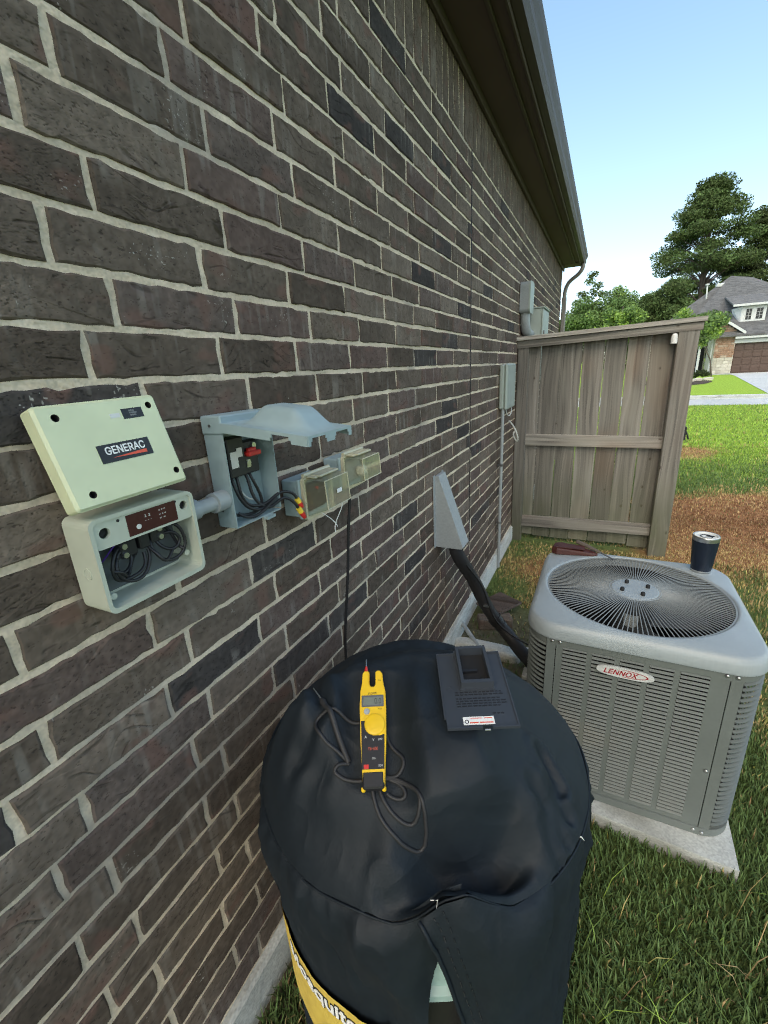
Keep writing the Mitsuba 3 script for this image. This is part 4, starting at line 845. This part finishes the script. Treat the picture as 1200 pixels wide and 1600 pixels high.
lead([(.416, .457), (.424, .442), (.439, .433), (.461, .429), (.480, .435), (.487, .444), (.483, .455), (.464, .464), (.440, .466), (.418, .460)], s2)
lead([(.433, .446), (.454, .448), (.460, .454), (.454, .461), (.430, .463)])
lead([(.402, .515), (.428, .499), (.443, .490), (.440, .474), (.426, .465), (.410, .458)])
lead([(.352, .512), (.322, .500), (.298, .490), (.288, .476), (.305, .458), (.333, .455), (.362, .454)])
lead([(.362, .454), (.349, .442), (.347, .434), (.361, .433), (.390, .444)])
BP = thing('test_probe', 'black test probe with bare metal tip lying left of the yellow tester', 'test probe')
pb = np.array([on_top(x, y, .006) for x, y in spline([(.262, .517), (.286, .504), (.325, .478), (.362, .454)], 16)])
part(BP, 'handle', tube(pb[3:], np.r_[.0035, .0062, .0050, np.full(len(pb) - 6, .0046)], 10), 'm_rubber', smooth=50)
part(BP, 'tip', tube([pb[0] + (pb[0] - pb[1]) * 1.6, pb[3]], [.0008, .0014], 8), 'm_steel', smooth=50)

# dead front plate with breaker frame
DP = thing('breaker_cover_plate', 'flat black plastic plate with raised open frame and white sticker on the drum cover', 'cover plate')
po = np.array([.501, .530, 1.0385]); pX = unit(np.array([.608, .579, 1.041]) - po); pY = np.array([.420, .668, 1.064]) - po; pY = unit(pY - pX * (pY @ pX)); pZ = np.cross(pX, pY)
PW, PH = .118, .160
def pf(m): return frame(m, po, pX, pY, pZ)
plate = sbox(0, 0, PW, PH).difference(sbox(.060, -.01, .074, .006).buffer(.001)).difference(sbox(-.01, -.01, .003, .02))
win = sbox(.0415, .083, .0865, .156)
part(DP, 'plate', pf(cat([extrude(plate.difference(win), .003), extrude(plate.difference(sbox(.0025, .0025, PW - .0025, PH - .0025)), .0055)])), 'm_plate')
fo, fi = sbox(.036, .076, .092, PH + .002), sbox(.0415, .083, .0865, PH - .004)
part(DP, 'frame', pf(cat([extrude(fo.difference(fi), .017).apply_translation([0, 0, .0032]), extrude(fo.buffer(.003).difference(fi), .003).apply_translation([0, 0, .0033])])), 'm_plate')
part(DP, 'inner_floor', pf(box(.0418, .0862, .0833, PH - .0043, .0005, .002)), 'm_dark')
part(DP, 'inner_step', pf(box(.0418, .0700, .112, .117, .0021, .008)), 'm_plateprint')
dash = []
for i, (x0, n, zz) in enumerate([(.040, 5, .076), (.024, 11, .069), (.024, 11, .064), (.024, 10, .056), (.024, 11, .051), (.024, 11, .046), (.024, 9, .041), (.080, 3, .026)]):
    x = x0
    for j in range(n):
        w = rng.uniform(.004, .0085); 
        if x + w > PW - .006: break
        dash.append(box(x, x + w, zz, zz + .0022, .003, .0036)); x += w + .0018
part(DP, 'embossed_print', pf(cat(dash)), 'm_plateprint', stuff=True)
part(DP, 'emblem', pf(lathe([(.0055, .003), (.0062, .0037), (.0045, .0037), (.0042, .003)], (.016, .078, 0), 20)), 'm_plate')
ST = part(DP, 'sticker', pf(box(.030, .080, .007, .0215, .003, .0036)), 'm_white', label='white sticker with red print')
part(ST, 'red_print', pf(cat([box(.042, .060, .0178, .0192, .0036, .0038), box(.064, .077, .0178, .0192, .0036, .0038), box(.040, .054, .0095, .0115, .0036, .0038), box(.056, .078, .0095, .0115, .0036, .0038)])), 'm_redprint')
part(ST, 'black_mark', pf(lathe([(.0035, .0036), (.0035, .0039), (.0022, .0039), (.0022, .0036)], (.0355, .0125, 0), 14)), 'm_black')
part(DP, 'clip', pf(cyl((.062, -.002, .002), (.071, -.002, .002), .0016, 8)), 'm_steel')

# ---------------------------------------------------------------- rubble beside the unit
def rock(c, s, seed, n=2):
    m = trimesh.creation.icosphere(subdivisions=n); v = np.array(m.vertices); v = np.sign(v) * np.abs(v) ** .55
    v *= 1 + .35 * (meshkit.fbm(v * 1.7 + seed, 3, seed)[:, None] - .5); m.vertices = v * s + c; return m
def spun(m, deg, c): m.apply_transform(trimesh.transformations.rotation_matrix(math.radians(deg), [0, 0, 1], c)); return m
single('loose_brick', spun(rbox(.08, .29, 2.42, 2.51, .0, .07, .006), 24, (.18, 2.46, 0)), 'm_brick', 'loose dark brick lying on the dirt under the black pipe', 'brick', uv=(.4, .8))
single('loose_brick', spun(rbox(.07, .26, 2.50, 2.74, .07, .09, .006), -30, (.17, 2.6, .08)), 'm_brick', 'thin reddish brick slab lying behind the black pipe', 'brick', uv=(.05, .9))
single('concrete_lump', rock((.19, 2.17, .015), (.20, .05, .045), 3), 'm_concrete', 'rough lump of spilled concrete between the wall and the air conditioner', 'concrete', smooth=50)
single('drain_pipe', cyl((.01, 2.31, .085), (.18, 2.12, .045), .013, 14), 'm_conduit', 'short grey plastic drain pipe sticking out at the wall foot', 'pipe', smooth=40)

# ---------------------------------------------------------------- house across the street
NH = thing('neighbour_house', 'house across the street with grey hip roof, white dormer and brown garage door', 'house')
HY = 44.0
nwall = part(NH, 'wall', cat([box(8.15, 9.43, HY, HY + .25, 0, 3.1), box(9.43, 17.2, HY + .06, HY + .30, 2.2, 2.75), box(15.2, 17.2, HY, HY + .25, 0, 2.75), prism([(8.0, HY + .02, 3.1), (9.43, HY + .02, 3.1), (8.25, HY + .02, 3.95)], (0, .2, 0)), box(17.0, 17.2, HY + .3, HY + 11, 0, 2.75), box(4.0, 8.1, HY + 3, HY + 3.3, 0, 3.0), box(8.15, 8.4, HY + .26, HY + 3, 0, 3.0)]), 'm_limestone', uv=(.4, .4))
# brick pieces on the pier above, stone below
z = .02; row = 0
while z < 3.55:
    h = .24 if z < 1.0 else .155; x = 8.15; 
    right = 9.43 if z < 3.05 else 9.43 - (z - 3.05) * 1.35
    x -= rng.uniform(.02, .3)
    while x < right - .05:
        w = rng.uniform(.28, .55) if z < 1.0 else rng.uniform(.26, .42)
        x0, x1 = max(x, 8.15), min(x + w, right)
        if x1 - x0 > .06:
            part(nwall, 'stone' if z < 1.0 else 'brick', rbox(x0 + .008, x1 - .008, HY - .05 - rng.uniform(0, .02), HY + .0, z + .008, z + h - .008, .012), 'm_limestone' if z < 1.0 else 'm_stonebrick', uv=(rng.random(), rng.random()))
        x += w
    z += h
GD = part(NH, 'garage_door', box(9.44, 15.2, HY + .24, HY + .27, .02, 2.2), 'm_garage', label='wide brown garage door')
for r_ in range(4):
    for c_ in range(10):
        x0 = 9.48 + c_ * .572; z0 = .05 + r_ * .537
        part(GD, 'panel', rbox(x0 + .04, x0 + .53, HY + .20, HY + .239, z0 + .05, z0 + .49, .03), 'm_garage')
part(NH, 'garage_header', rbox(9.35, 15.4, HY - .08, HY + .05, 2.22, 2.50, .02), 'm_housewhite')
part(NH, 'eave_board', rbox(9.3, 17.6, HY - .45, HY - .30, 2.52, 2.70, .02), 'm_housewhite')
def slab(a, b, c, d=None, t=.12):
    p = [a, b, c] + ([d] if d is not None else []); return prism(p, (0, 0, t))
AP = (9.9, 52.0, 8.05); AP2 = (14.0, 52.0, 8.05)
roof = cat([slab((5.3, HY - .5, 2.70), (17.7, HY - .5, 2.70), (11.4, 52.0, 7.55), (9.85, 52.0, 7.85)), slab((17.7, HY - .5, 2.70), (17.7, 60.5, 2.70), (11.4, 52.0, 7.55)), slab((3.6, 47.0, 3.0), (3.6, 60.5, 3.0), (9.85, 52.0, 7.85)), slab((3.6, 60.5, 2.7), (17.7, 60.5, 2.7), (11.4, 52.0, 7.55), (9.85, 52.0, 7.85)), slab((3.6, 47.0, 3.0), (9.85, 52.0, 7.85), (8.2, HY + 3, 3.6))])
RF = part(NH, 'roof', roof, 'm_shingle', label='grey shingled hip roof')
part(RF, 'vent_pipe', cat([cyl((8.0, 50.0, 6.1), (7.93, 50.0, 7.2), .06, 10), cyl((7.93, 50.0, 7.2), (7.93, 50.0, 7.3), .16, 10)]), 'm_housewhite', smooth=40)
part(RF, 'ridge_vent', rbox(8.75, 9.35, 50.9, 51.5, 7.05, 7.35, .05), 'm_housewhite')
part(RF, 'gable_roof', cat([slab((8.25, HY - .35, 4.12), (8.25, HY + 3, 4.12), (9.85, HY + 3, 2.98), (9.85, HY - .35, 2.98), .1), slab((8.25, HY - .35, 4.12), (8.25, HY + 3, 4.12), (7.6, HY + 3, 3.65), (7.6, HY - .35, 3.65), .1)]), 'm_shingle')
part(NH, 'rake_board', cat([prism([(8.25, HY - .40, 3.98), (9.9, HY - .40, 2.82), (9.9, HY - .40, 3.02), (8.25, HY - .40, 4.20)], (0, .05, 0)), prism([(8.25, HY - .40, 3.98), (7.75, HY - .40, 3.66), (7.75, HY - .40, 3.85), (8.25, HY - .40, 4.20)], (0, .05, 0))]), 'm_housewhite')
dY = 45.1
DM = part(NH, 'dormer', cat([box(9.68, 11.2, dY, dY + 3, 3.60, 4.90), prism([(9.68, dY + .02, 3.66), (9.68, dY + .02, 4.88), (9.24, dY + .6, 4.80), (9.60, dY + .6, 3.66)], (0, .6, 0))]), 'm_housewhite', label='white dormer with two dark windows')
part(DM, 'roof', cat([slab((9.05, dY - .35, 4.93), (11.6, dY - .35, 4.93), (11.6, dY + 3.4, 5.9), (9.05, dY + 3.4, 5.9), .10)]), 'm_shingle')
part(DM, 'eave', rbox(9.03, 11.62, dY - .42, dY - .352, 4.88, 5.04, .01), 'm_housewhite')
for x0, x1 in ((9.98, 10.32), (10.62, 11.0)):
    WN = part(DM, 'window', box(x0, x1, dY - .03, dY - .012, 3.92, 4.68), 'm_windowpane')
    xm = (x0 + x1) / 2
    part(WN, 'muntin', cat([box(xm - .009, xm + .009, dY - .045, dY - .031, 3.92, 4.68)] + [box(x0, x1, dY - .046, dY - .0315, z_ - .009, z_ + .009) for z_ in (4.17, 4.43)]), 'm_housewhite')
part(NH, 'front_door', rbox(7.45, 8.0, HY + 2.9, HY + 2.99, .05, 2.1, .02), 'm_dark')
part(NH, 'porch_post', cat([rbox(7.2, 7.36, HY + .4, HY + .56, 0, 2.9, .02), rbox(8.02, 8.12, HY + .3, HY + .42, 0, 2.9, .02)]), 'm_housewhite')

# ---------------------------------------------------------------- vegetation
def leaves(centers, radii, n, size, hue, hue_j=.05, flat=.0, shade=(.2, 1.0), seed=0, droop=0.0):
    """n leaf quads scattered over clumps; returns (mesh, uv)"""
    r = np.random.default_rng(seed); centers = np.asarray(centers, float); radii = np.asarray(radii, float)
    w = np.prod(radii, 1) ** (2 / 3); idx = r.choice(len(centers), n, p=w / w.sum())
    d = r.normal(size=(n, 3)); d /= np.linalg.norm(d, axis=1, keepdims=True)
    rad = r.random(n) ** .38
    p = centers[idx] + d * radii[idx] * rad[:, None]
    nrm = r.normal(size=(n, 3)) + d * .6 + [0, 0, flat]; nrm /= np.linalg.norm(nrm, axis=1, keepdims=True)
    t = np.cross(nrm, r.normal(size=(n, 3))); t /= np.linalg.norm(t, axis=1, keepdims=True); b = np.cross(nrm, t)
    s = size * r.uniform(.55, 1.4, n)[:, None]; a = s * r.uniform(.35, .7, n)[:, None]
    v = np.stack([p - t * s, p + b * a * .9 - t * s * .1, p + t * s, p - b * a], 1).reshape(-1, 3)
    i = np.arange(n) * 4
    f = np.vstack([np.c_[i, i + 1, i + 2], np.c_[i, i + 2, i + 3]])
    cl = r.uniform(-.12, .12, len(centers))[idx]
    u = np.clip(hue + cl * .6 + r.normal(0, hue_j, n), 0, .78); vv = np.clip(r.uniform(*shade, n) + cl, 0, 1)
    return mesh(v, f), np.repeat(np.c_[u, vv], 4, 0)
def limbs(base, top, r0, r1, crown_c, nl, seed, wob=.25):
    r = np.random.default_rng(seed); base, top = np.array(base, float), np.array(top, float)
    k = 8; ts = np.linspace(0, 1, k)[:, None]; p = base + (top - base) * ts; p[1:-1, :2] += r.normal(0, wob * .3, (k - 2, 2))
    ms = [tube(p, np.linspace(r0, r1, k), 8)]
    sel = np.random.default_rng(seed + 1).choice(len(crown_c), min(nl, len(crown_c)), replace=False)
    for c in np.asarray(crown_c)[sel]:
        hgt = np.clip((c[2] - base[2]) / (top[2] - base[2]) - .12, .15, .97); q = base + (top - base) * hgt
        m = (q + c) / 2 + [0, 0, .08 * np.linalg.norm(c - q)]
        ms.append(tube(spline([q, m, c], 6), np.linspace(max(r0 * .35 * (1 - hgt * .6), .02), .015, 6), 5))
    return cat(ms)
def tree(name, label, base, top, r0, clumps, radii, n, size, hue, seed, group=None, nl=14, **kw):
    t = thing(name, label, 'tree', group)
    part(t, 'trunk', limbs(base, top, r0, max(r0 * .2, .02), clumps, nl, seed), 'm_bark', smooth=60)
    m, uv = leaves(clumps, radii, n, size, hue, seed=seed, **kw)
    part(t, 'crown', m, 'm_veg', uv=uv)
    return t
def blob(c, R, n, rs, seed, squash=.75):
    r = np.random.default_rng(seed); d = r.normal(size=(n, 3)); d /= np.linalg.norm(d, axis=1, keepdims=True)
    p = np.array(c) + d * np.array(R) * (r.random((n, 1)) ** .5); s = rs * r.uniform(.6, 1.3, (n, 1))
    return p, np.hstack([s, s, s * squash])
# tall pine behind the neighbour's house
r_ = np.random.default_rng(21); pc, prr = [], []
for i in range(150):
    h = r_.uniform(.44, 1.0) ; z = 18.2 * h; reach = (4.1 * (1 - (max(h - .5, 0) / .52) ** 1.9) + .5) * r_.uniform(.2, 1.0) ** .7
    a = r_.uniform(0, 2 * np.pi); pc.append((9.0 + reach * math.cos(a) + .2 * (h - .5), 62 + reach * math.sin(a), z - .10 * reach)); s = r_.uniform(.65, 1.25); prr.append((s * 1.25, s * 1.25, s * .55))
tree('tall_pine', 'tallest pine with a bare trunk below its crown, behind the house across the street', (9.5, 62, 0), (8.9, 62, 17.8), .42, pc, prr, 56000, .115, .32, 21, nl=70, flat=.4, shade=(.1, 1.0))
pc, prr = [], []
for i in range(70):
    h = r_.uniform(.30, 1.0); z = 15.5 * h; reach = (4.2 * (1 - (max(h - .5, 0) / .52) ** 1.7) + .3) * r_.uniform(.3, 1); a = r_.uniform(0, 2 * np.pi)
    pc.append((14.6 + reach * math.cos(a), 66 + reach * math.sin(a), z)); s = r_.uniform(.6, 1.2); prr.append((s * 1.2, s * 1.2, s * .6))
tree('tall_pine', 'dark pine at the right edge, lower than the tallest pine beside it', (14.6, 66, 0), (14.5, 66, 15.3), .36, pc, prr, 44000, .12, .16, 22, nl=40, flat=.3, shade=(.05, .9))
def bushy(label, c, R, n, rs, nleaf, size, hue, seed, name='dense_tree', **kw):
    p, s = blob(c, R, n, rs, seed); tree(name, label, (c[0], c[1], 0), (c[0], c[1], c[2] + R[2] * .8), .18 + .03 * R[0], p, s, nleaf, size, hue, seed, **kw)
bushy('dark dense tree at the foot of the tallest pine, left of its trunk', (5.6, 58, 5.6), (2.3, 2.0, 3.4), 60, 1.0, 24000, .13, .33, 31)
bushy('rounded dark green tree filling the gap left of the pines above the fence', (3.6, 62, 5.2), (2.5, 2.0, 3.3), 60, 1.05, 20000, .14, .38, 32)
bushy('mid green leafy tree in the middle of the treeline above the fence', (1.2, 52, 4.9), (1.8, 1.6, 3.2), 46, .80, 15000, .12, .50, 33)
bushy('grey green tree with thin wispy top just right of the roof gutter', (-1.9, 52, 4.8), (1.8, 1.6, 2.5), 44, .85, 12000, .12, .48, 34)
wsp = np.array([(-1.5, 52, 7.4), (-1.1, 52, 8.0), (-2.1, 52, 7.8), (-.7, 52, 8.5), (-1.5, 52, 8.9), (-.5, 52, 7.7), (-2.5, 52, 7.1), (-1.3, 52, 9.5), (.0, 52, 7.6)])
m, uv = leaves(wsp, np.tile([.55, .5, .35], (9, 1)), 1300, .11, .34, seed=35)
part('dense_tree_003', 'crown_tip', m, 'm_veg', uv=uv)
bushy('dark green tree beside the house corner behind the meter panel', (-6.0, 56, 4.2), (3.0, 2.2, 3.6), 46, 1.1, 15000, .15, .20, 36)
p, s = blob((1.2, 25, 3.05), (.85, .7, .95), 44, .28, 41, .8)
tree('young_tree', 'bright green young tree standing just behind the fence top', (1.15, 25, 0), (1.15, 25, 3.9), .05, p, s, 9500, .062, .56, 41, shade=(.25, 1.0))
p, s = blob((6.1, 39, 3.3), (1.6, 1.1, 1.55), 54, .44, 42, .8)
tree('young_tree', 'bright green small tree right of the gate post, before the house across the street', (7.5, 39.6, 0), (6.4, 39, 4.2), .055, p, s, 12000, .085, .54, 42, shade=(.2, 1.0))
bg, bgr = blob((4, 77, 4.9), (34, 3, 4.3), 270, 1.9, 51)
m, uv = leaves(bg, bgr, 60000, .22, .27, seed=51, shade=(.1, .95)); put('far_woods', m, 'm_veg', uv=uv)
labels['far_woods'] = {'label': 'dark distant woods behind the houses', 'category': 'woods', 'kind': 'stuff'}
p, s = blob((6.3, 36.0, .35), (.45, .35, .22), 10, .20, 61)
SH = thing('shrub', 'small dark round shrub in the flower bed across the street', 'shrub')
m, uv = leaves(p, s, 1500, .06, .12, seed=61); part(SH, 'foliage', m, 'm_veg', uv=uv)
for i, (x, y, w) in enumerate(((5.9, 34.1, .22), (6.5, 34.6, .26), (5.4, 33.2, .18))):
    single('edging_stone', rock((x, y, .06), (w, w * .7, .12), 70 + i), 'm_limestone', ['pale rock on the flower bed edge, middle one', 'largest pale rock on the flower bed edge', 'pale rock at the near end of the flower bed'][i], 'rock', uv=(.6, .5))

# grass blades
def blades(x, y, hgt, wid, dry, bright, seed, lean=.55):
    r = np.random.default_rng(seed); n = len(x); a = r.uniform(0, 2 * np.pi, n); L = hgt * r.uniform(.5, 1.35, n)
    d = np.c_[np.cos(a), np.sin(a)]; s = np.c_[-np.sin(a), np.cos(a)] * (wid * r.uniform(.6, 1.3, n))[:, None]; ln = r.uniform(.15, 1.25, n) * lean
    b = np.c_[x, y]; h1 = L * .55 * np.cos(ln * .5); h2 = h1 + L * .5 * np.cos(ln * 1.5).clip(.1)
    m1 = b + d * (L * .55 * np.sin(ln * .5))[:, None]; m2 = m1 + d * (L * .5 * np.sin(ln * 1.5))[:, None]
    z = np.zeros(n)
    v = np.stack([np.c_[b - s, z], np.c_[b + s, z], np.c_[m1 - s * .8, h1], np.c_[m1 + s * .8, h1], np.c_[m2, h2]], 1).reshape(-1, 3)
    i = np.arange(n) * 5; f = np.vstack([np.c_[i, i + 1, i + 3], np.c_[i, i + 3, i + 2], np.c_[i + 2, i + 3, i + 4]])
    st = r.random(n) < dry
    u = np.where(st, r.uniform(.88, 1.0, n) + .09 * np.exp(-(((x - 2.2) / 1.6) ** 2 + ((y - 5.1) / .8) ** 2)) - .03, np.clip(bright + r.normal(0, .07, n), .15, .76)); vv = r.uniform(.15, 1.0, n)
    return mesh(v, f), np.repeat(np.c_[u, vv], 5, 0)
def field(n, x0, x1, y0, y1, seed, hgt, wid, dens=None):
    r = np.random.default_rng(seed); x, y = r.uniform(x0, x1, n), r.uniform(y0, y1, n)
    ok = (x > .035) | (y > 7.5)
    ok &= ~((x > .488) & (x < 1.192 + .03 * (y - 1.3)) & (y > 1.336 - .058 * (x - .5)) & (y < 2.12)) & (np.hypot(x - DC[0], y - DC[1]) > .315) & ~((x < 1.27) & (np.abs(y - 4.02) < .06))
    lump = meshkit.fbm(np.c_[x, y, x * 0] * 6, 2, 3)
    dirt = (x + (lump - .5) * .5 < .5) & (y < 2.75) & (y > 1.15)
    ok &= ~(dirt & (r.random(n) < .88)) & (r.random(n) < .35 + lump)
    x, y = x[ok], y[ok]; d = dryness(x, y, np.exp); nzv = meshkit.fbm(np.c_[x, y, x * 0] * 2.3, 3, 1)
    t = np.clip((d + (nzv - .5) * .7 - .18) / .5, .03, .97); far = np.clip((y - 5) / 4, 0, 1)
    hh = hgt * (1 - .45 * t) * (.7 + .6 * meshkit.noise(np.c_[x, y, x * 0] * 5, 9))
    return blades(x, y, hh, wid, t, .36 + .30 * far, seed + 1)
def stems(n, seed):
    r = np.random.default_rng(seed); out = []; x, y = r.uniform(.75, 1.6, n), r.uniform(.5, 1.5, n); ok = ~((x > .48) & (x < 1.24) & (y > 1.22)) & (np.hypot(x - .398, y - .668) > .4); x, y = x[ok], y[ok]
    m, uv = blades(x, y, np.full(len(x), .17), .0013, np.full(len(x), .35), .62, seed + 1, lean=1.15); return m, uv
G = [stems(150, 110), field(150000, 0, 2.3, .35, 2.2, 101, .044, .0026), field(90000, 0, 3.2, 2.1, 5.2, 102, .036, .0026), field(80000, .6, 6.0, 5.0, 9.5, 103, .045, .0042), field(60000, -2, 7.5, 9.3, 17.4, 104, .05, .008)]
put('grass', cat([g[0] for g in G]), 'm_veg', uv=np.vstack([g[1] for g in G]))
labels['grass'] = {'label': 'mixed green and dry straw coloured lawn grass around the air conditioner and fence', 'category': 'grass', 'kind': 'stuff'}
